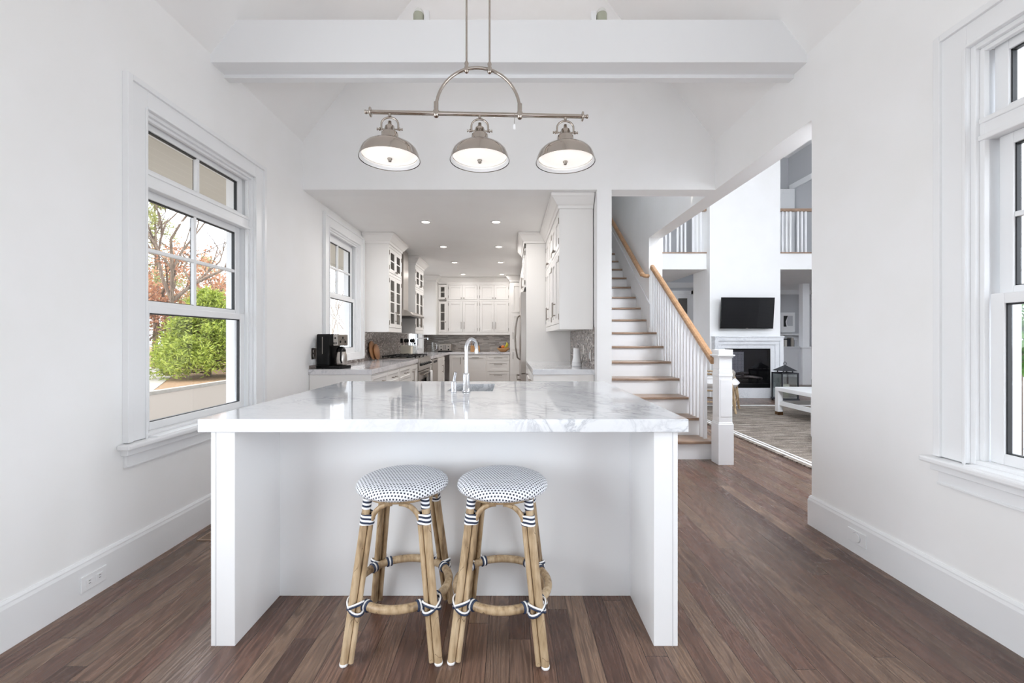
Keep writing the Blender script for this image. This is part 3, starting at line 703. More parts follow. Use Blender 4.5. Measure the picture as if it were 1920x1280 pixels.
def fronts(c, F, items):
    for it in items:
        kind, u0, u1, z0, z1 = it[:5]; opt = it[5] if len(it) > 5 else None
        if kind == 'drawer':
            o = shaker(F, u0, u1, z0, z1, rail=.035 if z1-z0 < .2 else .05).build('drawer', CAB, c, bevel=.0015)
            pull(F, (u0+u1)/2, z1-(.5*(z1-z0) if z1-z0 < .2 else .075), min(.19, (u1-u0)*.4), False).build('handle', PEWTER, o)
        elif kind == 'glass':
            o = shaker(F, u0, u1, z0, z1, rail=.055, panel=False)
            bars = opt.get('bars', 1); h0, h1 = z0+.055, z1-.055
            for i in range(1, bars+1):
                z = h0+(h1-h0)*i/(bars+1); o.fb(F, u0+.055, u1-.055, z-.008, z+.008, .006, .018)
            o = o.build('door', CAB, c, bevel=.0015)
            MB().fb(F, u0+.054, u1-.054, z0+.054, z1-.054, .009, .012).build('pane', CABGLASS, o)
        else:
            o = shaker(F, u0, u1, z0, z1).build('door', CAB, c, bevel=.0015)
        if kind in ('door', 'glass'):
            k, u, z = opt['h']
            (knob(F, u, z) if k == 'k' else pull(F, u, z, .16, k == 'v')).build('knob' if k == 'k' else 'handle', PEWTER, o)
            if opt.get('hinge') is not None:
                hm = MB(); hu = u0 if opt['hinge'] == 0 else u1
                for z in (z0+.07, z1-.07): hm.fb(F, hu-.005, hu+.005, z-.03, z+.03, .012, .024)
                hm.build('hinge', PEWTER, o)
def hollow(F, u0, u1, z0, z1, d, shelves=()):
    m = MB(); t = .018
    m.fb(F, u0, u1, z0, z1, -d, -d+t); m.fb(F, u0, u0+t, z0, z1, -d+t, 0); m.fb(F, u1-t, u1, z0, z1, -d+t, 0); m.fb(F, u0+t, u1-t, z0, z0+t, -d+t, 0); m.fb(F, u0+t, u1-t, z1-t, z1, -d+t, 0)
    for z in shelves: m.fb(F, u0+t, u1-t, z-.008, z+.008, -d+t, -.03)
    return m
CROWN = [(0, 2.535), (.012, 2.535), (.016, 2.565), (.03, 2.575), (.075, 2.635), (.09, 2.645), (.09, 2.673), (0, 2.673)]
UB, UT, US = 1.325, 2.535, 2.13        # uppers: underside, top, split between tall and small doors
FL, FB, FR = face_left(-1.67), face_far(10.05), face_right(.523)
def pair(u0, u1, kind='door', bars=(1, 2)):
    um = (u0+u1)/2; a, b = u0+.03, u1-.03
    return [(kind, a, um, US+.02, UT-.04, dict(h=('k', um-.03, US+.055), hinge=0, bars=bars[0])), (kind, um, b, US+.02, UT-.04, dict(h=('k', um+.03, US+.055), hinge=1, bars=bars[0])),
            (kind, a, um, UB+.06, US-.02, dict(h=('v', um-.035, UB+.22), hinge=0, bars=bars[1])), (kind, um, b, UB+.06, US-.02, dict(h=('v', um+.035, UB+.22), hinge=1, bars=bars[1]))]
def frame(F, u0, u1):   # face frame in front of the body, between doors
    m = MB(); um = (u0+u1)/2
    m.fb(F, u0, u0+.028, UB, UT, 0, .018).fb(F, u1-.028, u1, UB, UT, 0, .018).fb(F, u0+.028, u1-.028, UB, UB+.058, 0, .018).fb(F, u0+.028, u1-.028, US-.018, US+.018, 0, .018).fb(F, u0+.028, u1-.028, UT-.038, UT, 0, .018)
    return m
def upper(name, label, F, u0, u1, loc, kind='door', bars=(1, 2), d=.325):
    c = thing(name, label, 'cabinet', loc)
    if kind == 'glass': hollow(F, u0, u1, UB, UT, d, (US, 1.62, 1.88)).build('body', CAB, c)
    else: MB().fb(F, u0, u1, UB, UT, -d, 0).build('body', CAB, c)
    frame(F, u0, u1).build('face_frame', CAB, c, bevel=.0015)
    fronts(c, F, pair(u0, u1, kind, bars)); return c
ca = upper('glass_wall_cabinet', 'glass-fronted wall cabinet between the kitchen window and the range hood', FL, 5.86, 6.56, (-1.83, 6.2, UB), 'glass', (1, 3))
MB().sweep([(-1.995, 5.86), (-1.652, 5.86), (-1.652, 6.56), (-1.995, 6.56)], CROWN, -1).build('crown', CAB, ca, bevel=.003)
cb = upper('glass_wall_cabinet', 'glass-fronted wall cabinet just beyond the range hood', FL, 7.52, 8.24, (-1.83, 7.9, UB), 'glass', (1, 2))
MB().sweep([(-1.995, 7.52), (-1.652, 7.52), (-1.652, 8.24), (-1.995, 8.24)], CROWN, -1).build('crown', CAB, cb, bevel=.003)
cc = thing('corner_wall_cabinet', 'white corner wall cabinet beyond the sink window with plain end panel', 'cabinet', (-1.83, 9.9, UB))
MB().fb(FL, 9.73, 10.395, UB, UT, -.325, 0).build('body', CAB, cc)
MB().sweep([(-1.995, 9.73), (-1.67, 9.73), (-1.67, 10.035)], CROWN, -1).build('crown', CAB, cc, bevel=.003)
cg = thing('glass_wall_cabinet', 'narrow glass-door cabinet in the far kitchen corner', 'cabinet', (-1.57, 10.2, UB))
hollow(FB, -1.665, -1.46, UB, UT, .33, (US, 1.62, 1.88)).build('body', CAB, cg)
fronts(cg, FB, [('glass', -1.665, -1.46, US+.02, UT-.03, dict(h=('k', -1.49, US+.05), bars=1)), ('glass', -1.665, -1.46, UB+.06, US-.02, dict(h=('k', -1.49, UB+.3), bars=2))])
MB().fb(FB, -1.665, -1.46, UB, UB+.058, 0, .018).build('face_frame', CAB, cg)
upper('far_wall_cabinet', 'white four-door far wall cabinet above the toaster, beside the narrow glass-door one', FB, -1.46, -.72, (-1.09, 10.2, UB))
upper('far_wall_cabinet', 'white four-door far wall cabinet above the fruit bowl, beside the tall pantry', FB, -.72, .02, (-.35, 10.2, UB))
struct('trim_2', MB().sweep([(-1.66, 10.045), (.02, 10.045)], CROWN, -1), CAB, 'white crown moulding over the far kitchen cabinets', 'trim')
tp = thing('pantry_cabinet', 'tall white pantry cabinet between the far cabinets and the refrigerator', 'cabinet', (.3, 10.0, 0)); FP = face_far(9.76)
MB().fb(FP, .02, .84, 0, UT, -.63, 0).build('body', CAB, tp); fronts(tp, FP, [('door', .05, .44, US-.30, UT-.04, dict(h=('k', .40, US-.26))), ('door', .05, .44, .98, US-.33, dict(h=('v', .09, 1.3))), ('door', .05, .44, .12, .95, dict(h=('v', .09, .85)))])
MB().sweep([(.02, 10.04), (.02, 9.74), (.84, 9.74)], CROWN, -1).build('crown', CAB, tp, bevel=.003)
cr = thing('wall_cabinet', 'tall white wall cabinet on the staircase side over the short worktop', 'cabinet', (.69, 5.0, UB))
MB().fb(FR, 4.29, 5.83, UB+.01, UT, -.32, 0).build('body', CAB, cr); um = 5.06
for (a, b) in ((4.29, 5.06), (5.06, 5.83)):
    frame(FR, a, b).build('face_frame', CAB, cr, bevel=.0015); fronts(cr, FR, pair(a, b))
MB().sweep([(.845, 4.29), (.505, 4.29), (.505, 5.83)], CROWN, 1).build('crown', CAB, cr, bevel=.003)
MB().box(.508, .843, 4.284, 4.29, UB, UB+.055).build('end_trim', CAB, cr)
# fridge surround
fs_ = thing('refrigerator_surround', 'white panelled cabinet surround above and beside the refrigerator', 'cabinet', (.5, 6.4, 0)); FF = face_right(.234)
MB().box(.234, .85, 5.85, 5.875, 0, UT).box(.234, .85, 6.86, 6.885, 0, UT).box(.25, .85, 5.875, 6.86, 1.92, UT).build('body', CAB, fs_, bevel=.002)
fronts(fs_, FF, [('door', 5.89, 6.37, 1.94, UT-.05, dict(h=('v', 6.32, 2.06), hinge=0)), ('door', 6.37, 6.85, 1.94, UT-.05, dict(h=('v', 6.42, 2.06), hinge=1))])
MB().sweep([(.5, 5.85), (.234, 5.85), (.214, 5.85), (.214, 6.885), (.845, 6.885)][:1]+[(.216, 5.85), (.216, 6.885), (.845, 6.885)], CROWN, 1).build('crown', CAB, fs_, bevel=.003)
MB().box(.234, .85, 6.885, 9.70, 0, UT).build('tall_panel', CAB, fs_, bevel=.002)
fr = thing('refrigerator', 'stainless refrigerator with two bowed door handles', 'refrigerator', (.5, 6.37, 0))
MB().box(.24, .84, 5.89, 6.845, .02, 1.9).build('body', IRON, fr)
for (a, b) in ((5.89, 6.365), (6.37, 6.845)):
    d = MB().box(.165, .24, a, b, .75, 1.88).build('door', STEEL, fr, bevel=.006)
    y = 6.33 if a < 6 else 6.405
    MB().tube([(.165, y, .92), (.125, y, .95), (.098, y, 1.1), (.090, y, 1.25), (.098, y, 1.4), (.125, y, 1.55), (.165, y, 1.58)], .011, 10).build('handle', PEWTER, d)
d = MB().box(.165, .24, 5.89, 6.845, .06, .745).build('freezer_drawer', STEEL, fr, bevel=.006)
MB().tube([(.165, 5.98, .66), (.12, 6.0, .66), (.12, 6.73, .66), (.165, 6.75, .66)], .011, 10).build('handle', PEWTER, d)

# base units
FBL = face_left(-1.395); KC0, KC1 = .872, .925
def base(label, F, u0, u1, items, loc, d=.6, name='base_cabinet'):
    c = thing(name, label, 'cabinet', loc)
    MB().fb(F, u0, u1, .1, KC0, -d, 0).fb(F, u0, u1, 0, .1, -d, -.06).build('body', CAB, c); fronts(c, F, items); return c
bl = base('white base cabinet of drawers at the near end of the coffee maker run', FBL, 4.275, 5.35, [('drawer', 4.29, 4.82, .70, .855), ('drawer', 4.29, 4.82, .41, .695), ('drawer', 4.29, 4.82, .115, .405), ('drawer', 4.82, 5.34, .70, .855), ('drawer', 4.82, 5.34, .41, .695), ('drawer', 4.82, 5.34, .115, .405)], (-1.7, 4.8, 0))
MB().box(-1.995, -1.376, 4.262, 4.275, 0, KC0).build('end_panel', CAB, bl)
base('white base cabinet of drawers between the end drawers and the range', FBL, 5.35, 6.43, [('drawer', 5.36, 5.98, .70, .855), ('drawer', 5.36, 5.98, .41, .695), ('drawer', 5.36, 5.98, .115, .405), ('door', 6.0, 6.42, .115, .855, dict(h=('v', 6.06, .70), hinge=1))], (-1.7, 5.9, 0))
base('narrow white base cabinet between the range and the steel dishwasher', FBL, 7.37, 7.62, [('door', 7.38, 7.61, .115, .855, dict(h=('v', 7.43, .72)))], (-1.7, 7.5, 0))
base('white sink base cabinet in the far corner, beyond the dishwasher', FBL, 8.24, 9.10, [('door', 8.25, 9.09, .115, .855, dict(h=('v', 8.75, .62), hinge=1))], (-1.7, 8.7, 0))
FBB = face_far(9.78)
base('white far base cabinet with one door, in the corner below the toaster', FBB, -1.37, -1.04, [('door', -1.365, -1.05, .115, .855, dict(h=('v', -1.11, .73), hinge=1))], (-1.2, 10.0, 0))
base('white far panel-front unit with a long pull, below the knife block', FBB, -1.04, -.52, [('door', -1.0, -.53, .115, .855, dict(h=('h', -.77, .80)))], (-.78, 10.0, 0))
base('white far drawer unit below the fruit bowl', FBB, -.52, .015, [('drawer', -.5, .0, .73, .855), ('drawer', -.5, .0, .48, .725), ('drawer', -.5, .0, .115, .475)], (-.25, 10.0, 0))
FBR = face_right(.262)
br_ = base('white base cabinet under the short worktop on the staircase side', FBR, 4.275, 5.84, [('drawer', 4.30, 5.05, .70, .855), ('drawer', 5.05, 5.82, .70, .855), ('door', 4.30, 4.68, .115, .69, dict(h=('v', 4.63, .6))), ('door', 4.68, 5.05, .115, .69, dict(h=('v', 4.73, .6)))], (.55, 5.0, 0), .585)
MB().box(.245, .848, 4.262, 4.275, 0, KC0).build('end_panel', CAB, br_)
dw = thing('dishwasher', 'stainless dishwasher between the narrow cabinet and the sink base', 'dishwasher', (-1.7, 7.93, 0))
MB().box(-1.995, -1.40, 7.625, 8.235, .02, .868).build('body', IRON, dw); d = MB().box(-1.40, -1.37, 7.63, 8.23, .1, .862).build('door', STEEL, dw, bevel=.004)
MB().box(-1.37, -1.366, 7.75, 8.11, .79, .83).build('pocket_handle', IRON, d)
# worktops and tiles
ctm = MB(); ctm.prism([(-2.0, 4.25), (-1.368, 4.25), (-1.368, 6.433), (-1.402, 6.433), (-1.402, 7.367), (-1.368, 7.367), (-1.368, 9.745), (.015, 9.745), (.015, 10.4), (-2.0, 10.4)], KC0, KC1)
tag(ctm.build('kitchen_worktop', MARBLEK, None, (-1.7, 6, KC0), bevel=.003), 'L-shaped grey-white marble worktop under the coffee maker, cooktop and toaster', 'worktop')
tag(MB().box(.236, .853, 4.25, 5.85, KC0, KC1).build('short_worktop', MARBLE, None, (.55, 5, KC0), bevel=.003), 'short marble worktop beside the refrigerator, carrying the white tower', 'worktop')
t = MB(); t.box(-2.0, -1.988, 4.26, 5.86, KC1, .962).box(-2.0, -1.988, 5.86, 8.33, KC1, 1.335).box(-2.0, -1.988, 6.56, 7.52, 1.335, 1.72).box(-2.0, -1.988, 9.84, 10.4, KC1, 1.335)
struct('backsplash_left', t, TILEY, 'grey-brown mosaic tile behind the cooktop', 'backsplash')
struct('backsplash_far', MB().box(-1.988, .015, 10.388, 10.4, KC1, 1.335), TILEX, 'grey streaked glass tile behind the toaster and knife block', 'backsplash')
struct('backsplash_right', MB().box(.841, .853, 4.262, 5.85, KC1, 1.345), TILEY, 'shiny mosaic tile behind the white tower', 'backsplash')

# range, cooktop grates, hood
rg = thing('range', 'stainless gas range with black grates under the hood', 'range', (-1.7, 6.9, 0))
RY0, RY1 = 6.435, 7.365
MB().box(-1.99, -1.40, RY0, RY1, .02, .871).build('body', STEEL, rg)
MB().box(-1.94, -1.385, RY0, RY1, .926, .936).build('cooktop', STEEL, rg, bevel=.002)
MB().box(-1.40, -1.352, RY0, RY1, .74, .925).build('control_panel', STEEL, rg, bevel=.006)
for i in range(6):
    y = RY0+.11+i*.142; MB().tube([(-1.352, y, .835), (-1.345, y, .835), (-1.34, y, .835), (-1.318, y, .835)], [.024, .024, .018, .016], 14).build('knob', IRON, rg)
od = MB().box(-1.40, -1.36, RY0+.005, RY1-.005, .16, .73).build('oven_door', STEEL, rg, bevel=.004)
MB().box(-1.3605, -1.357, RY0+.14, RY1-.14, .28, .60).build('oven_window', DARKG, od)
MB().tube([(-1.305, RY0+.05, .685), (-1.305, RY1-.05, .685)], .013, 12).tube([(-1.36, RY0+.09, .685), (-1.305, RY0+.09, .685)], .009, 8).tube([(-1.36, RY1-.09, .685), (-1.305, RY1-.09, .685)], .009, 8).build('oven_handle', PEWTER, od)
for gy in (RY0+.02, RY0+.325, RY0+.63):
    g = MB(); y1 = gy+.285
    for (a, b, c, d_) in ((-1.92, -1.41, gy, gy+.014), (-1.92, -1.41, y1-.014, y1), (-1.92, -1.906, gy, y1), (-1.424, -1.41, gy, y1), (-1.672, -1.658, gy, y1)): g.box(a, b, c, d_, .958, .972)
    for xx in (-1.79, -1.54):
        for k in range(4):
            a = math.pi/2*k+.78; g.tube([(xx+.03*math.cos(a), gy+.142+.03*math.sin(a), .972), (xx+.10*math.cos(a), gy+.142+.10*math.sin(a), .974)], .007, 6)
    for xx in (-1.91, -1.42):
        for yy in (gy+.007, y1-.007): g.box(xx-.007, xx+.007, yy-.007, yy+.007, .936, .96)
    g.build('grate', IRON, rg)
    bn = MB()
    for xx in (-1.79, -1.54): bn.lathe([(0, .936), (.05, .936), (.05, .946), (.036, .948), (.034, .958), (0, .96)], (xx, gy+.142, 0), 20)
    bn.build('burner', IRON, rg)
tw = MB()
vs = []; nn = 14
for i in range(nn+1):
    y = 6.98+.2*i/nn; w_ = .004*math.sin(i*1.9)
    for (xx, zz) in ((-1.326+w_, .36), (-1.324+w_, .55), (-1.322, .69), (-1.312, .703), (-1.298, .703), (-1.288, .69), (-1.286-w_, .55), (-1.284-w_, .40)): vs.append((xx, y, zz))
fs = [(i*8+j, i*8+j+1, (i+1)*8+j+1, (i+1)*8+j) for i in range(nn) for j in range(7)]
o = tw.add(vs, fs, True).build('tea_towel', FABRIC, None, (-1.305, 7.08, .70)); sm = o.modifiers.new('cloth', 'SOLIDIFY'); sm.thickness = .003
tag(o, 'white tea towel folded over the oven door handle', 'towel')
hd = thing('range_hood', 'stainless chimney range hood with a curved canopy over the cooktop', 'range hood', (-1.8, 7.04, 1.6))
MB().box(-1.99, -1.70, 6.88, 7.20, 1.70, 2.672).build('chimney', STEEL, hd, bevel=.004)
pr = [(-1.99, 1.60)]+[(-1.99+.50*math.sin(math.radians(a))+.0, 1.60+.115*math.cos(math.radians(a))) for a in range(0, 91, 9)]
pts = [(x, z) for x, z in pr[1:]]+[(-1.50, 1.588), (-1.99, 1.588)]
MB().prism([(a, b) for a, b in pts], 6.58, 7.50, 1).build('canopy', STEEL, hd, bevel=.003)
MB().box(-1.85, -1.56, 6.75, 7.33, 1.582, 1.59).build('filter', IRON, hd)
# far kitchen faucet and small things on the worktops
kf = thing('kitchen_faucet', 'slim angular faucet in front of the bright window in the far corner', 'faucet', (-1.93, 8.95, KC1))
MB().lathe([(0, KC1), (.024, KC1), (.022, .95), (.014, .96), (.012, 1.05), (0, 1.05)], (-1.93, 8.95, 0), 16).build('base', CHROME, kf)
MB().tube([(-1.93, 8.95, 1.04), (-1.93, 8.95, 1.225), (-1.915, 8.95, 1.24), (-1.70, 8.95, 1.245)], .010, 10).tube([(-1.70, 8.95, 1.25), (-1.70, 8.95, 1.21)], .014, 10).build('spout', CHROME, kf)
MB().tube([(-1.93, 8.95, 1.0), (-1.88, 8.91, 1.03)], .006, 8).build('lever', CHROME, kf)
# coffee maker, local: front faces +x
cm = thing('coffee_maker', 'black coffee maker with a steel control head on the near worktop end', 'coffee maker', (-1.83, 4.445, KC1))
MB().prism([(-.155, -.10), (.165, -.10), (.175, -.085), (.175, .085), (.165, .10), (-.155, .10)], 0, .03).build('base', BLACK, cm, local=True, bevel=.004)
MB().box(-.155, .02, -.10, .10, .028, .355).build('tower', BLACK, cm, local=True, bevel=.014)
MB().box(.015, .07, -.098, .098, .232, .353).build('brew_head', BLACK, cm, local=True, bevel=.006); MB().box(.068, .126, -.097, .097, .234, .351).build('control_housing', STEEL, cm, local=True, bevel=.008)
cp = MB().box(.124, .128, -.085, .085, .245, .34).build('control_panel', STEEL, cm, local=True)
for (y, z, r) in ((0, .315, .012), (-.045, .275, .012), (.045, .275, .012), (-.02, .295, .004), (.02, .295, .004)): MB().lathe([(0, .004), (r, .004), (r, 0)], (.128, y, z), 12, axis=0).build('button', BLACK, cp, local=True)
for (x, z, r) in ((.10, .312, .009), (.085, .262, .008), (.112, .262, .008)): MB().lathe([(0, -.003), (r, -.003), (r, 0)], (x, -.098, z), 12, axis=1).build('button', BLACK, cm, local=True)
MB().box(-.074, -.066, -.1015, -.0995, .15, .325).build('water_gauge', STEEL, cm, local=True)
cm.rotation_euler = (0, 0, math.radians(-14)); cm.scale = (.88, .92, 1)
cf = thing('coffee_carafe', 'steel thermal carafe with black lid standing in the coffee maker', 'carafe', (-1.742, 4.427, KC1+.031)); cf.scale = (.88, .88, 1)
MB().lathe([(0, 0), (.060, 0), (.066, .01), (.068, .05), (.064, .10), (.055, .135), (.05, .145), (0, .145)], (0, 0, 0), 32).build('body', STEEL, cf, local=True)
MB().lathe([(.052, .143), (.052, .16), (.04, .185), (.02, .195), (0, .196)], (0, 0, 0), 28).build('lid', BLACK, cf, local=True)
MB().tube([(.03, -.040, .165), (.035, -.075, .16), (.035, -.098, .13), (.033, -.098, .06), (.03, -.064, .03)], .010, 8).build('handle', BLACK, cf, local=True)
def outlet(label, F, u, z, w_, h, loc, mat=TRIM, style='duplex'):
    r = thing('outlet', label, 'outlet', loc)
    MB().fb(F, u-w_/2, u+w_/2, z-h/2, z+h/2, 0, .006).build('plate', mat, r, bevel=.002)
    if style == 'duplex':
        for e in (-1, 1):
            a = (u+e*w_*.2, z) if w_ > h else (u, z+e*h*.2)
            f = MB().fb(F, a[0]-.017, a[0]+.017, a[1]-.015, a[1]+.015, .006, .0085).build('socket', mat, r, bevel=.001)
            s_ = MB()
            for q in (-.006, .006):
                if w_ > h: s_.fb(F, a[0]-.005, a[0]+.005, a[1]+q-.0012, a[1]+q+.0012, .0085, .009)
                else: s_.fb(F, a[0]+q-.0012, a[0]+q+.0012, a[1]-.005, a[1]+.005, .0085, .009)
            s_.build('slot', IRON, f)
    elif style == 'round':
        b = F(u, z, .006); e = F(u, z, .010); MB().tube([b, e], .026, 24, smooth=False).build('socket_cover', mat, r); MB().tube([F(u, z, .0059), F(u, z, .0075)], .0285, 24, smooth=False).build('cover_ring', GREYP, r)
    else: MB().fb(F, u-.016, u+.016, z-.033, z+.033, .006, .010).build('rocker', TRIM, r, bevel=.002)
    return r
outlet('white horizontal double outlet in the baseboard below the large window', face_left(-1.984), 2.036, .086, .125, .072, (-1.984, 2.036, .086))
outlet('white round outlet cover in the baseboard by the living room opening', face_right(1.984), 2.43, .098, .125, .075, (1.984, 2.43, .098), style='round')
outlet('steel outlet plate on the wall behind the coffee maker', face_left(-2.0), 4.36, 1.08, .115, .115, (-2.0, 4.36, 1.08), STEEL)
outlet('steel outlet plate behind the white tower', face_right(.841), 4.80, 1.10, .07, .115, (.841, 4.8, 1.1), STEEL)
outlet('white switch plate on the tile nearest the stairs wall', face_right(.841), 4.42, 1.06, .09, .125, (.841, 4.42, 1.06), STEEL, 'rocker')
hub = thing('white_tower', 'white tapered tower appliance against the mosaic tile', 'appliance', (.755, 4.76, KC1))
MB().lathe([(0, 0), (.050, 0), (.053, .004), (.053, .035), (.051, .04), (.051, .05), (.040, .10), (.038, .196), (.034, .203), (0, .205)], (0, 0, 0), 32).build('body', CERAM, hub, local=True)
MB().lathe([(.0535, .037), (.0515, .039), (.0535, .041)], (0, 0, 0), 32).build('seam', GREYP, hub, local=True)
MB().tube([(.05, .01, .02), (.06, .03, .03), (.075, .035, .10), (.083, .04, .165)], .003, 6).build('power_cord', BLACK, hub, local=True)
for i, (y, x, r, h) in enumerate(((6.10, -1.958, .135, .02), (6.16, -1.920, .115, .02))):
    q = Matrix.Rotation(math.radians(-11), 3, 'Y'); cz = KC1+r+.001
    tag(MB().lathe([(0, 0), (r-.005, 0), (r, .005), (r, h-.005), (r-.005, h), (0, h)], (0, 0, 0), 40, axis=0, rot=None).build('cutting_board', BOARDW, None, (x, y, cz), local=True, bevel=0), ('larger dark round wooden board leaning on the tile behind the other board', 'smaller pale round wooden board leaning in front of the larger one')[i], 'cutting board').rotation_euler = (0, math.radians(-9), 0)
cy_ = thing('utensil_crock', 'square cream crock holding black utensils beyond the cooktop', 'crock', (-1.80, 7.50, KC1))
cm_ = MB(); cm_.box(-.09, .09, -.07, .07, 0, .012).box(-.09, -.078, -.07, .07, .012, .19).box(.078, .09, -.07, .07, .012, .19).box(-.078, .078, -.07, -.058, .012, .19).box(-.078, .078, .058, .07, .012, .19); cm_.build('body', CREAM, cy_, local=True, bevel=.004)
for i, (dx, tilt, kind) in enumerate(((-.05, -.16, 'spatula'), (-.015, -.02, 'ladle'), (.0, .06, 'spoon'), (.035, .22, 'spoon'), (.055, .3, 'whisk'))):
    u = MB(); L = .30; tx = dx+tilt*L*.5
    u.tube([(dx, .01*i-.02, .02), (tx, .01*i-.02, L*.8)], .006, 8)
    head = (tx+tilt*.05, .01*i-.02, L*.8+.03)
    if kind == 'spatula': u.box(head[0]-.022, head[0]+.022, head[1]-.004, head[1]+.004, L*.78, L*.8+.07)
    else: u.lathe([(0, -.035), (.02, -.025), (.027, 0), (.02, .028), (0, .04)], head, 14)
    tag(u.build('utensil', BLACK, None, (-1.80, 7.50, KC1), local=True), ['flat black spatula in the cream crock, nearest the window', 'black ladle in the cream crock, beside the spatula', 'black spoon standing upright mid crock', 'black spoon leaning toward the far wall in the crock', 'black tool leaning furthest out of the crock'][i], 'utensil', 'utensils in the cream crock')
gj = thing('glass_bottle', 'clear patterned glass bottle beyond the utensil crock', 'bottle', (-1.74, 7.86, KC1))
MB().lathe([(0, 0), (.04, 0), (.043, .01), (.043, .12), (.03, .15), (.014, .17), (.014, .21), (0, .21)], (0, 0, 0), 20).build('body', JARGLASS, gj, local=True); MB().lathe([(0, .205), (.017, .205), (.017, .235), (0, .235)], (0, 0, 0), 14).build('stopper', BLACK, gj, local=True)
# toaster, carafe, knife block, fruit bowl on the far worktop
ts = thing('toaster', 'steel four-slot toaster with two dials on the far worktop', 'toaster', (-1.50, 10.08, KC1))
MB().box(-.155, .155, -.12, .12, .012, .195).build('body', STEEL, ts, local=True, bevel=.03); MB().box(-.16, .16, -.125, .125, 0, .02).build('base', BLACK, ts, local=True, bevel=.004)
for x in (-.085, .085): MB().lathe([(0, -.016), (.016, -.016), (.019, 0)], (x, -.12, .055), 14, axis=1).build('dial', BLACK, ts, local=True); MB().box(x-.012, x+.012, -.14, -.12, .12, .135).build('lever', BLACK, ts, local=True); MB().box(x-.05, x-.02, -.09, .09, .194, .197).box(x+.02, x+.05, -.09, .09, .194, .197).build('slot', IRON, ts, local=True)
for x in (-.02, .02): MB().box(x-.004, x+.004, -.1215, -.12, .06, .16).build('lever_track', IRON, ts, local=True)
pt = thing('water_carafe', 'glass carafe beside the toaster in the far corner', 'carafe', (-1.78, 9.98, KC1))
MB().lathe([(0, 0), (.045, 0), (.05, .02), (.05, .20), (.042, .22), (.046, .235), (0, .235)], (0, 0, 0), 20).build('body', JARGLASS, pt, local=True); MB().tube([(.05, 0, .2), (.09, 0, .18), (.09, 0, .07), (.05, 0, .05)], .006, 8).build('handle', CHROME, pt, local=True)
kb = thing('knife_block', 'pale wooden knife block on the far worktop behind the faucet arch', 'knife block', (-.80, 10.1, KC1))
MB().prism([(-.10, 0), (.10, 0), (.10, .12), (-.10, .15)], -.105, .105, 0).build('body', BLOCKW, kb, local=True, bevel=.004)
for i in range(6):
    x = -.08+i*.032
    tag(MB().box(-.007, .007, -.012, .012, 0, .085 if i % 2 else .07).build('knife', BLACK if i % 3 else BOARDW, None, (-.80+x, 10.06+(i % 2)*.05, KC1+.138), local=True, bevel=.002), 'dark-handled knife standing in the pale wooden block', 'knife', 'knives in the wooden block')
fbw = tag(MB().lathe([(0, 0), (.06, 0), (.075, .01), (.12, .045), (.155, .095), (.150, .095), (.115, .055), (.07, .022), (0, .018)], (0, 0, 0), 36).build('fruit_bowl', BLOCKW, None, (-.135, 9.98, KC1), local=True), 'shallow wooden bowl of fruit by the pantry cabinet', 'bowl')
APP = [M('orange_peel', (226, 122, 50), .5), M('apple_skin', (150, 40, 34), .3), M('banana_skin', (206, 196, 60), .45), M('plum_skin', (52, 26, 34), .35)]
def fruit(name, mat, dx, dy, z, r, label, grp=None):
    tag(MB().lathe([(0, r*.86), (r*.12, r*.92), (r*.45, r*.9), (r*.8, r*.58), (r, 0), (r*.8, -r*.6), (r*.4, -r*.92), (0, -r*.9)], (0, 0, 0), 16).build(name, mat, None, (-.135+dx, 9.98+dy, KC1+z), local=True), label, name, grp)
fruit('plum', APP[3], -.075, -.03, .105, .035, 'dark plum at the edge of the fruit bowl nearest the toaster'); fruit('apple', APP[1], -.03, .05, .10, .04, 'red apple half hidden behind the orange'); fruit('orange', APP[0], -.01, -.04, .115, .042, 'orange at the middle of the fruit bowl')
for i in range(3):
    a = [(.03+.02*i, -.06+.02*i, .10), (.06+.018*i, -.05+.02*i, .135), (.085+.01*i, -.03+.02*i, .18), (.075, -.005, .225)]
    tag(MB().tube(a, [.009, .018, .017, .006], 8).build('banana', APP[2], None, (-.135, 9.98, KC1), local=True), 'green-yellow banana of the small bunch in the wooden bowl', 'banana', 'bananas in the fruit bowl')
# glassware seen through the cabinet doors
for i, (y, z, h) in enumerate(((6.02, UB+.02, .2), (6.12, UB+.02, .24), (6.30, UB+.02, .16), (6.42, UB+.02, .16))):
    tag(MB().lathe([(0, 0), (.03, 0), (.032, .01), (.034, h), (.030, h), (.028, .012), (0, .012)], (0, 0, 0), 16).build('vase', [SHRUBG, CERAM][i % 2], None, (-1.80, y, z), local=True), ['tall green vase on the low shelf behind glass, nearest the window', 'tall white vase on the low shelf behind glass', 'short green cup behind glass by the hood', 'short white cup behind glass next to the hood'][i], 'vase' if i < 2 else 'cup')
# recessed lights
for j, y in enumerate((5.27, 6.69, 8.06, 9.55)):
    for i, x in enumerate((-1.03, -.16)):
        rl = thing('recessed_light', 'lit recessed ceiling light, %s of the row on the %s side' % (('first', 'second', 'third', 'last')[j], ('range', 'refrigerator')[i]), 'ceiling light', (x, y, 2.675), group='recessed kitchen lights')
        MB().lathe([(.050, 2.668), (.066, 2.668), (.070, 2.675), (.050, 2.675)], (x, y, 0), 28).build('trim_ring', TRIM, rl)
        MB().lathe([(0, 2.671), (.050, 2.671), (.050, 2.6745), (0, 2.6745)], (x, y, 0), 24).build('lens', BULB, rl)
        lamp('recessed_bulb', 'AREA', (x, y, 2.66), (6.4, 5.4, 5, 2.6)[j], (1, .97, .95), shape='DISK', size=.1)
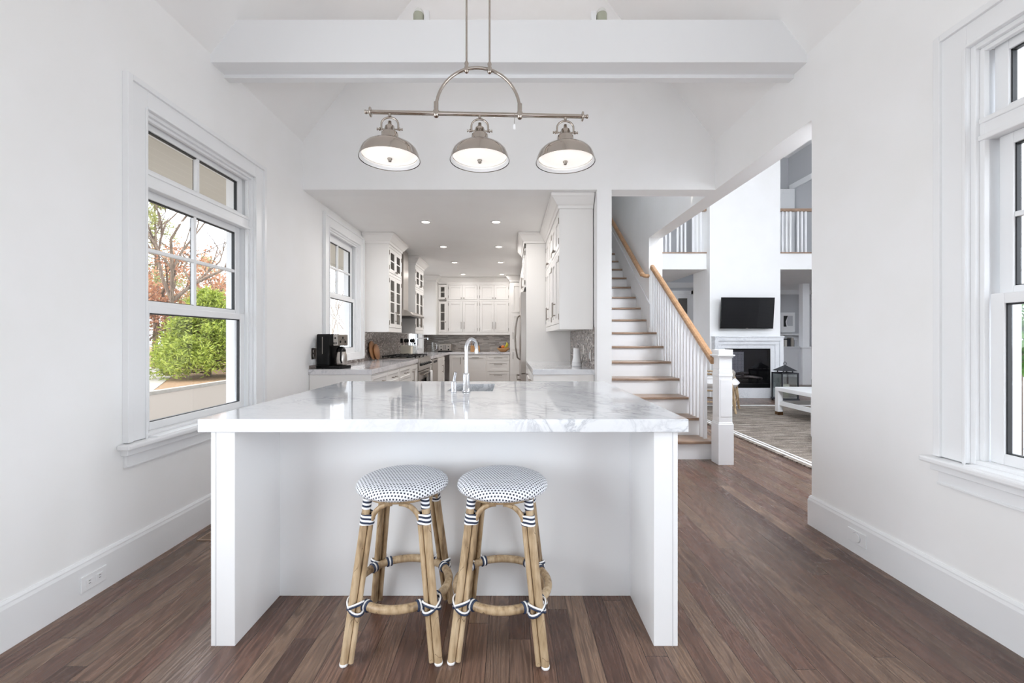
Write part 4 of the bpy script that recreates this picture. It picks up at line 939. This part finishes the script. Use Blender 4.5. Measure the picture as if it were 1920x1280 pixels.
# floor register
fv = thing('floor_register', 'slotted wooden floor vent beside the island end', 'vent', (-1.74, 2.67, 0))
m = MB().box(-1.905, -1.60, 2.60, 2.612, 0, .004).box(-1.905, -1.60, 2.708, 2.72, 0, .004).box(-1.905, -1.893, 2.612, 2.708, 0, .004).box(-1.612, -1.60, 2.612, 2.708, 0, .004); m.build('rim', OAKX, fv)
for i in range(6): MB().box(-1.893, -1.612, 2.616+i*.0165, 2.624+i*.0165, .0006, .0035).build('slat', OAKX, fv)
MB().box(-1.893, -1.612, 2.612, 2.708, .0002, .0008).build('shadow_gap', IRON, fv)

# ---------------------------------------------------------------- living room
rgm = MB().box(2.85, 7.2, 3.3, 7.9, 0, .012); rgo = rgm.build('jute_rug', RUG, None, (5, 5.6, 0)); tag(rgo, 'grey-brown jute rug with white border bands in the living room', 'rug')
bd = MB()
for o0, o1 in ((.05, .082), (.112, .138)):
    bd.box(2.85+o0, 2.85+o1, 3.3+o0, 7.9-o0, .012, .0145).box(7.2-o1, 7.2-o0, 3.3+o0, 7.9-o0, .012, .0145).box(2.85+o1, 7.2-o1, 3.3+o0, 3.3+o1, .012, .0145).box(2.85+o1, 7.2-o1, 7.9-o1, 7.9-o0, .012, .0145)
bd.build('border_band', FABRIC, rgo)
fp = thing('fireplace', 'white marble fireplace with stepped surround and black glass firebox', 'fireplace', (4.95, 8.9, 0))
def ring_(x0, x1, zt, w_, y0, y1): return MB().box(x0, x0+w_, y0, y1, 0, zt-w_).box(x1-w_, x1, y0, y1, 0, zt-w_).box(x0, x1, y0, y1, zt-w_, zt)
ring_(4.245, 5.665, 1.262, .075, 8.80, 8.95).build('outer_surround', MARBLEF, fp, bevel=.003); ring_(4.32, 5.59, 1.187, .075, 8.83, 8.95).build('middle_surround', MARBLEF, fp, bevel=.003)
ring_(4.395, 5.515, 1.112, .085, 8.86, 8.95).build('inner_surround', MARBLEF, fp, bevel=.003)
MB().box(4.48, 5.43, 8.86, 8.95, 0, .21).build('base_panel', MARBLEF, fp); MB().box(4.235, 5.675, 8.785, 8.95, 1.262, 1.285).build('mantel_edge', MARBLEF, fp, bevel=.003)
MB().box(4.48, 5.43, 8.94, 8.949, .21, 1.027).build('firebox_back', BLACK, fp)
MB().box(4.48, 5.43, 8.868, 8.94, .21, .30).box(4.48, 4.50, 8.868, 8.94, .30, 1.027).box(5.41, 5.43, 8.868, 8.94, .30, 1.027).box(4.50, 5.41, 8.868, 8.94, 1.0, 1.027).build('firebox_frame', BLACK, fp, bevel=.003)
MB().box(4.50, 5.41, 8.872, 8.876, .30, 1.0).build('firebox_glass', glass('smoked_glass', (.72, .72, .75), .04), fp)
g = MB()
for i in range(15): g.box(4.56+i*.025, 4.563+i*.025, 8.925, 8.93, .45, .96)
for i in range(21): g.box(4.56, 4.91, 8.924, 8.929, .45+i*.025, .453+i*.025)
g.build('grid_lines', IRON, fp); MB().box(4.56, 4.915, 8.931, 8.939, .45, .96).build('grid_panel', FABRIC, fp)  # pale panel with dark grid lines inside the firebox
LOGM = speck('fire_log', (52, 46, 44), (110, 104, 100), 20, .9)
for i, (x0, x1, z0, z1, y) in enumerate(((4.58, 5.1, .40, .44, 8.915), (4.85, 5.28, .45, .40, 8.902), (4.68, 5.0, .48, .52, 8.918))):
    tag(MB().tube([(x0, y, z0), ((x0+x1)/2, y-.004, (z0+z1)/2+.015), (x1, y, z1)], [.026, .030, .024], 10).build('fire_log', LOGM, None, None), ('long charred log lying across the firebox behind glass', 'pale grey log at the front of the firebox', 'short log resting on top of the others in the firebox')[i], 'log')
tv = thing('television', 'black flat television on the chimney breast above the fireplace', 'television', (4.90, 8.78, 1.76))
MB().box(-.555, .555, -.018, .018, -.32, .32).build('bezel', BLACK, tv, local=True, bevel=.004); MB().box(-.545, .545, -.0195, -.018, -.305, .312).build('screen', DARKG, tv, local=True)
MB().box(-.02, .02, -.021, -.018, -.318, -.310).build('badge', STEEL, tv, local=True); MB().box(-.12, .12, .018, .14, -.12, .12).build('wall_mount', BLACK, tv, local=True)
tv.rotation_euler = (math.radians(5), 0, math.radians(2))
ln = thing('floor_lantern', 'large grey metal and glass lantern on the floor by the fireplace', 'lantern', (5.47, 8.46, 0))
m = MB(); a = .155
for sx in (-1, 1):
    for sy in (-1, 1): m.box(sx*a-.011, sx*a+.011, sy*a-.011, sy*a+.011, 0, .55)
m.box(-a-.02, a+.02, -a-.02, a+.02, .03, .06).box(-a-.011, a+.011, -a-.011, -a+.011, .54, .565).box(-a-.011, a+.011, a-.011, a+.011, .54, .565).box(-a-.011, -a+.011, -a, a, .54, .565).box(a-.011, a+.011, -a, a, .54, .565); m.build('frame', NAVYM, ln, local=True)
vs = [(-a, -a, .60), (a, -a, .60), (a, a, .60), (-a, a, .60), (0, 0, .715)]; m = MB().add(vs, [(3, 2, 1, 0), (0, 1, 4), (1, 2, 4), (2, 3, 4), (3, 0, 4)])
for sx in (-1, 1):
    for sy in (-1, 1): m.box(sx*.09-.008, sx*.09+.008, sy*.09-.008, sy*.09+.008, .56, .605)
m.build('roof', NAVYM, ln, local=True); MB().tube(arc((0, 0, .74), .03, 0, 360, 18, 'xz')[:-1], .005, 6, closed=True).build('ring_handle', NAVYM, ln, local=True)
m = MB()
for sg in (-1, 1): m.box(-a+.011, a-.011, sg*a-.002, sg*a+.002, .06, .54).box(sg*a-.002, sg*a+.002, -a+.011, a-.011, .06, .54)
m.build('pane', JARGLASS, ln, local=True)
tag(MB().lathe([(0, .061), (.075, .061), (.075, .33), (.07, .335), (0, .33)], (0, 0, 0), 24).build('pillar_candle', CANDLE, None, (5.47, 8.46, 0), local=True), 'cream pillar candle inside the floor lantern', 'candle')
ct = thing('coffee_table', 'white coffee table with low stretchers and brass feet on the jute rug', 'table', (4.85, 6.15, 0))
MB().box(4.30, 5.40, 5.40, 6.90, .395, .455).build('table_top', TRIM, ct, bevel=.005)
for x in (4.30, 5.32):
    for y in (5.40, 6.82):
        lo = MB().box(x, x+.08, y, y+.08, .065, .395).build('leg', TRIM, ct, bevel=.003); MB().box(x, x+.08, y, y+.08, .0125, .065).build('brass_foot', M('brass', (122, 92, 62), .3, 1), lo)
MB().box(4.32, 4.36, 5.48, 6.82, .17, .235).box(5.34, 5.38, 5.48, 6.82, .17, .235).box(4.36, 5.34, 6.84, 6.88, .17, .235).box(4.36, 5.34, 5.42, 5.46, .17, .235).build('stretcher', TRIM, ct, bevel=.002)
ac = thing('armchair_standin', 'white armchair standing in for a white upright at the near end of the coffee table', 'armchair', (4.05, 4.7, 0))  # armchair form stands in for an unresolved white upright by the table
MB().box(3.60, 4.5, 4.30, 5.05, .08, .42).build('seat_base', FABRIC, ac, bevel=.03); MB().box(3.60, 4.5, 4.20, 4.42, .3, .88).build('backrest', FABRIC, ac, bevel=.05)
for (a0, a1) in ((3.57, 3.72), (4.38, 4.53)): MB().box(a0, a1, 4.25, 5.07, .06, .57).build('arm', FABRIC, ac, bevel=.03)
for x in (3.62, 4.47):
    for y in (4.3, 5.0): MB().box(x-.02, x+.02, y-.02, y+.02, .0125, .08).build('leg', BOARDW, ac)
rc = thing('rattan_armchair', 'rattan armchair with white cushion, mostly behind the newel post', 'armchair', (3.56, 7.36, .0125))
L = .33
m = MB()
for sy in (-1, 1):
    MB().tube([(.34, sy*.30, 0), (.30, sy*.29, .2), (.27, sy*.28, .38)], .018, 10).build('leg', RATTAN, rc, local=True); MB().tube([(-.30, sy*.28, 0), (-.29, sy*.27, .3), (-.38, sy*.25, .62), (-.43, sy*.22, .85)], .018, 10).build('leg', RATTAN, rc, local=True)
    MB().tube([(.33, sy*.3, .1), (.30, sy*.31, .40), (.26, sy*.33, .56), (.1, sy*.34, .62), (-.2, sy*.33, .64), (-.37, sy*.26, .66)], .016, 10).tube([(.3, sy*.29, .16), (-.29, sy*.27, .16)], .012, 8).build('arm', RATTAN, rc, local=True)
MB().tube([(.28, -.29, .36), (.28, .29, .36), (-.30, .27, .34), (-.30, -.27, .34)], .016, 8, closed=True).tube([(.31, -.29, .16), (.31, .29, .16)], .012, 8).build('seat_frame', RATTAN, rc, local=True)
m = MB()
for i in range(11): m.tube([(-.31, -.25+i*.05, .36), (-.38, -.24+i*.048, .62), (-.43, -.215+i*.043, .85)], .006, 6)
m.tube([(-.43, -.22, .85), (-.435, 0, .88), (-.43, .22, .85)], .016, 8); m.build('backrest', RATTAN, rc, local=True)
rc.rotation_euler = (0, 0, math.radians(-33))
def pillow(name, mat, label, cat, loc, sx, sy, sz, rot):
    n = 12; vs = []; fs = []
    for side in (1, -1):
        for i in range(n+1):
            for j in range(n+1):
                u, v = i/n*2-1, j/n*2-1; h = (max(0, 1-u**4)*max(0, 1-v**4))**.5
                vs.append((u*sx*(1-.06*v*v), v*sy*(1-.06*u*u), side*sz*h))
    N1 = (n+1)**2
    for i in range(n):
        for j in range(n):
            q = [i*(n+1)+j, (i+1)*(n+1)+j, (i+1)*(n+1)+j+1, i*(n+1)+j+1]; fs.append(tuple(q)); fs.append(tuple(N1+k for k in q[::-1]))
    o = MB().add(vs, fs, True).build(name, mat, None, loc, local=True); o.rotation_euler = rot; return tag(o, label, cat)
pillow('seat_cushion', FABRIC, 'plump white seat cushion on the rattan armchair', 'cushion', (3.59, 7.34, .48), .33, .29, .095, (0, 0, math.radians(-33)))
pillow('throw_pillow', PILLOW, 'dark striped throw pillow leaning on the rattan armchair', 'pillow', (3.70, 7.18, .58), .14, .20, .07, (0, math.radians(-68), math.radians(-33)))
# far rooms under the balcony
hw = MB().box(7.30, 7.84, 11.46, 11.56, 0, .98).box(7.28, 7.84, 11.43, 11.59, .98, 1.02).box(7.36, 7.80, 11.452, 11.46, .14, .18).box(7.36, 7.80, 11.452, 11.46, .86, .90).box(7.36, 7.40, 11.452, 11.46, .18, .86).box(7.76, 7.80, 11.452, 11.46, .18, .86)
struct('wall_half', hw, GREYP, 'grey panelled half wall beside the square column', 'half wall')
struct('column_far', MB().box(7.84, 8.08, 11.40, 11.62, 0, .98).box(7.80, 8.12, 11.36, 11.66, .98, 1.02).box(7.87, 8.05, 11.43, 11.59, 1.02, 2.71), TRIM, 'white square column on a pedestal beyond the fireplace', 'column', bevel=.004)
pf = thing('framed_picture', 'white framed dark and white print on the far grey wall', 'picture', (8.48, 12.97, 1.72))
MB().box(8.27, 8.69, 12.965, 12.995, 1.42, 2.03).build('frame', TRIM, pf, bevel=.004); a = MB().box(8.31, 8.65, 12.962, 12.965, 1.46, 1.99).build('mat_board', CERAM, pf)
MB().prism([(8.34, 1.60), (8.43, 1.60), (8.40, 1.75), (8.47, 1.93), (8.34, 1.93)], 12.960, 12.9625, 1).build('dark_shape', IRON, pf); MB().prism([(8.47, 1.93), (8.43, 1.72), (8.46, 1.62), (8.62, 1.62), (8.62, 1.93)], 12.9605, 12.963, 1).build('grey_shape', GREYP, pf)
bk = thing('low_bookcase', 'white open bookcase under the framed picture', 'bookcase', (8.5, 12.8, 0))
MB().box(8.1, 8.14, 12.65, 12.995, 0, 1.38).box(8.86, 8.90, 12.65, 12.995, 0, 1.38).box(8.14, 8.86, 12.65, 12.995, 1.34, 1.38).box(8.14, 8.86, 12.65, 12.995, .94, .98).box(8.14, 8.86, 12.65, 12.995, .5, .54).box(8.14, 8.86, 12.98, 12.995, 0, 1.34).build('body', TRIM, bk, bevel=.003)
BL_ = ('white book standing at the end of the bookcase shelf', 'black book beside the white one on the shelf', 'tan book in the middle of the bookcase shelf', 'pale grey book last in the row on the shelf')
for i in range(4): tag(MB().box(8.2+i*.10, 8.275+i*.10, 12.70, 12.9, .981, 1.20+.03*(i % 3)).build('book', SPINE[i], None, None), BL_[i], 'book', 'books in the low bookcase')
fd = thing('door_2', 'glazed double doors in the wall beyond the stair balusters', 'door', (4.4, 11.28, 0), kind='structure')
MB().box(3.85, 3.95, 11.25, 11.30, 0, 2.5).box(4.80, 4.88, 11.25, 11.30, 0, 2.5).box(3.85, 4.88, 11.25, 11.30, 2.4, 2.5).build('door_frame', TRIM, fd, bevel=.004)
for (a0, a1) in ((3.95, 4.375), (4.375, 4.80)):
    d = MB().box(a0, a0+.09, 11.26, 11.295, 0, 2.4).box(a1-.09, a1, 11.26, 11.295, 0, 2.4).box(a0+.09, a1-.09, 11.26, 11.295, 0, .2).box(a0+.09, a1-.09, 11.26, 11.295, 2.3, 2.4)
    for k in range(1, 5): d.box(a0+.09, a1-.09, 11.265, 11.29, .2+2.1*k/5-.012, .2+2.1*k/5+.012)
    d = d.build('door_leaf', TRIM, fd); MB().box(a0+.09, a1-.09, 11.278, 11.281, .2, 2.3).build('pane', CABGLASS, d)

# ---------------------------------------------------------------- outdoors
struct('ground_gravel', MB().box(-10.4, -2.2, -25, 60, -.5, -.4), GRAVEL, 'pale gravel forecourt outside the large window', 'gravel')
struct('ground_litter', MB().box(-80, -10.4, -40, 90, -.55, -.42), LITTER, 'brown leaf litter under the trees outside', 'ground')
struct('driveway', MB().prism([(-10.4, -25), (-10.4, 12.2), (-16.8, 21.7), (-22, 27), (-46, 27), (-46, -25)], -.43, -.405), DRIVE, 'pale sunlit driveway curving off beyond the gravel', 'driveway')
struct('kerb', MB().box(-10.58, -10.36, 12.2, 60, -.5, -.30), DRIVE, 'pale stone kerb along the gravel edge', 'kerb')
struct('ground_porch', MB().box(2.2, 30, -25, 2.62, -.5, -.12), DRIVE)
e = MB().box(-3.25, -2.2, -3.2, 11.5, 2.62, 2.70).box(-3.30, -3.25, -3.2, 11.5, 2.58, 2.80)
struct('roof_eave', e, SOFFITM, 'beige boarded soffit of the eave outside the windows', 'eave')
struct('roof_living', MB().box(2.19, 9.4, 1.3, 2.62, 5.2, 5.3), SOFFITM)
rnd = random.Random(11)
def leaves(m, c, r, n, L, Wd, flat=1.0, up=0):
    for _ in range(n):
        d = Vector((rnd.gauss(0, 1), rnd.gauss(0, 1), rnd.gauss(0, 1))).normalized()*(rnd.random()**.45)*r; d.z *= flat
        p = Vector(c)+d; a = Vector((rnd.gauss(0, 1), rnd.gauss(0, 1), rnd.gauss(0, 1)+up)).normalized(); b = a.orthogonal().normalized(); b = Matrix.Rotation(rnd.random()*6.28, 3, a) @ b
        a *= L*(.6+.8*rnd.random()); b *= Wd
        m.add([p-b*.5, p+a*.5-b*.4, p+a, p+a*.5+b*.5], [(0, 1, 2, 3)])
def tuft(m, c, r, n):
    for _ in range(n):
        o = Vector(c)+Vector((rnd.gauss(0, .4), rnd.gauss(0, .4), rnd.gauss(0, .28)))*r
        a = Vector((rnd.gauss(0, 1), rnd.gauss(0, 1), rnd.gauss(.25, .8))).normalized(); b = a.orthogonal().normalized(); b = Matrix.Rotation(rnd.random()*6.28, 3, a) @ b
        a *= .19*(.6+.8*rnd.random()); b *= .026
        m.add([o-b*.5, o+a*.5-b, o+a, o+a*.5+b], [(0, 1, 2, 3)])
def limbs(m, p, d, L, r, depth, tips):
    q = p+d*L; mid = p+d*L*.5+Vector((rnd.gauss(0, .05), rnd.gauss(0, .05), 0))*L
    m.tube([p, mid, q], [r, r*.85, r*.7], 5 if depth > 1 else 4, cap=False); tips.append(q)
    if depth:
        for _ in range(3 if depth > 1 else 2):
            e_ = (d+Vector((rnd.gauss(0, .5), rnd.gauss(0, .5), rnd.gauss(.12, .3)))).normalized(); limbs(m, q if rnd.random() < .6 else mid, e_, L*(.62+.2*rnd.random()), r*.62, depth-1, tips)
def pine(label, x, y, h, w, mat, n=90, z0=-.42, dens=60, low=.12):
    t = thing('pine_tree', label, 'tree', (x, y, z0), group='trees outside')
    tr = MB().tube([(x, y, z0-.1), (x+.1, y, z0+h*.5), (x, y, z0+h)], [.14, .1, .02], 8); f = MB()
    for i in range(n):
        k = low+(1-low)*(i/n)**.9; rad = w*(1-k)**.65*(.5+.5*rnd.random()); a = rnd.random()*6.28; zz = z0+h*k
        c = (x+rad*math.cos(a), y+rad*math.sin(a), zz+rnd.gauss(0, .12))
        if i % 2 == 0: tr.tube([(x, y, zz-.12), c], [.03, .008], 4, cap=False)
        tuft(f, c, .34+.26*(1-k), dens)
    tr.build('trunk', BARK, t); f.build('foliage', mat, t); return t
def oak(label, x, y, h, r, n, mat=OAKL, z0=-.42, per=26, bark=BARK):
    t = thing('oak_tree' if n else 'bare_tree', label, 'tree', (x, y, z0), group='trees outside'); tr = MB(); tips = []
    limbs(tr, Vector((x, y, z0-.1)), Vector((.04, 0, 1)).normalized(), h*.33, r, 4, tips); tr.build('trunk', bark, t)
    if n:
        f = MB(); rnd.shuffle(tips)
        for p in tips[:n]: leaves(f, p, .55, per, .14, .10)
        f.build('foliage', mat, t)
    return t
pine('bright green bushy pine by the kerb, filling the lower window pane', -13.0, 18.4, 3.5, 2.3, PINE, 230, dens=120, low=.08)
pine('tall pale pine at the near edge of the window view', -19.6, 23.6, 9.5, 3.0, PINE2, 150, dens=50)
pine('second green pine behind the oak, seen in the upper sash', -14.6, 23.6, 4.2, 2.2, PINE, 130, dens=55)
oak('brown-leaved oak rising behind the pine by the kerb', -17.0, 21.0, 7.6, .15, 240)
oak('smaller brown-leaved oak at the near edge of the window view', -17.2, 20.0, 4.4, .10, 130)
oak('slender brown-leaved oak directly behind the bushy pine', -15.4, 22.6, 6.6, .10, 150)
oak('leafless tall tree whose branches cross the upper panes', -15.3, 19.2, 10.5, .14, 0)
oak('brown-leaved oak standing further back between the pines', -20.5, 29.0, 8.5, .17, 150, per=30)
oak('brown-leaved oak beyond the pale driveway', -26.0, 30.0, 8.0, .17, 150, per=30)
pine('distant pale pine behind the oaks', -23.5, 33.0, 8.0, 3.4, PINE2, 120, dens=45)
pine('distant pine beyond the bushy one, further along the kerb', -18.0, 32.0, 7.0, 3.0, PINE2, 120, dens=45)
oak('pale leafless tree seen through the kitchen window, nearer the house', -11.6, 28.5, 9.0, .10, 0, bark=PALEBARK)
oak('pale leafless tree seen through the kitchen window, further off', -16.0, 38.5, 11.0, .12, 0, bark=PALEBARK)
oak('pale leafless tree at the far side of the kitchen window view', -12.8, 34.5, 9.0, .10, 0, bark=PALEBARK)
# porch side
dk = thing('deck_chair', 'blue-grey slatted deck chair outside the window at the edge of the view', 'chair', (3.05, 2.2, -.12))
for i in range(6): MB().box(-.25+i*.09, -.18+i*.09, 0, .02, .30, .98).build('back_slat', SLATE, dk, local=True)
MB().box(-.27, .29, -.50, .02, .34, .37).build('seat', SLATE, dk, local=True)
for x in (-.27, .25):
    MB().box(x, x+.04, -.50, -.46, 0, .36).build('leg', SLATE, dk, local=True); MB().box(x, x+.04, .0, .04, 0, .36).build('leg', SLATE, dk, local=True); MB().box(x-.02, x+.06, -.52, .04, .55, .575).build('arm', SLATE, dk, local=True); MB().box(x, x+.04, -.50, -.46, .36, .55).build('arm_post', SLATE, dk, local=True)
sb = thing('potted_shrub', 'small green shrub against the white siding outside', 'shrub', (2.80, 2.34, -.12)); m = MB(); leaves(m, (2.80, 2.34, 1.25), .13, 260, .07, .05, 1.8); m.build('foliage', SHRUB, sb)
MB().tube([(2.80, 2.34, .2), (2.80, 2.34, 1.2)], .012, 8).build('stem', BARK, sb); MB().lathe([(0, 0), (.11, 0), (.14, .34), (.12, .34), (.11, .3), (0, .3)], (2.80, 2.34, -.12), 24).build('pot', CREAM, sb)
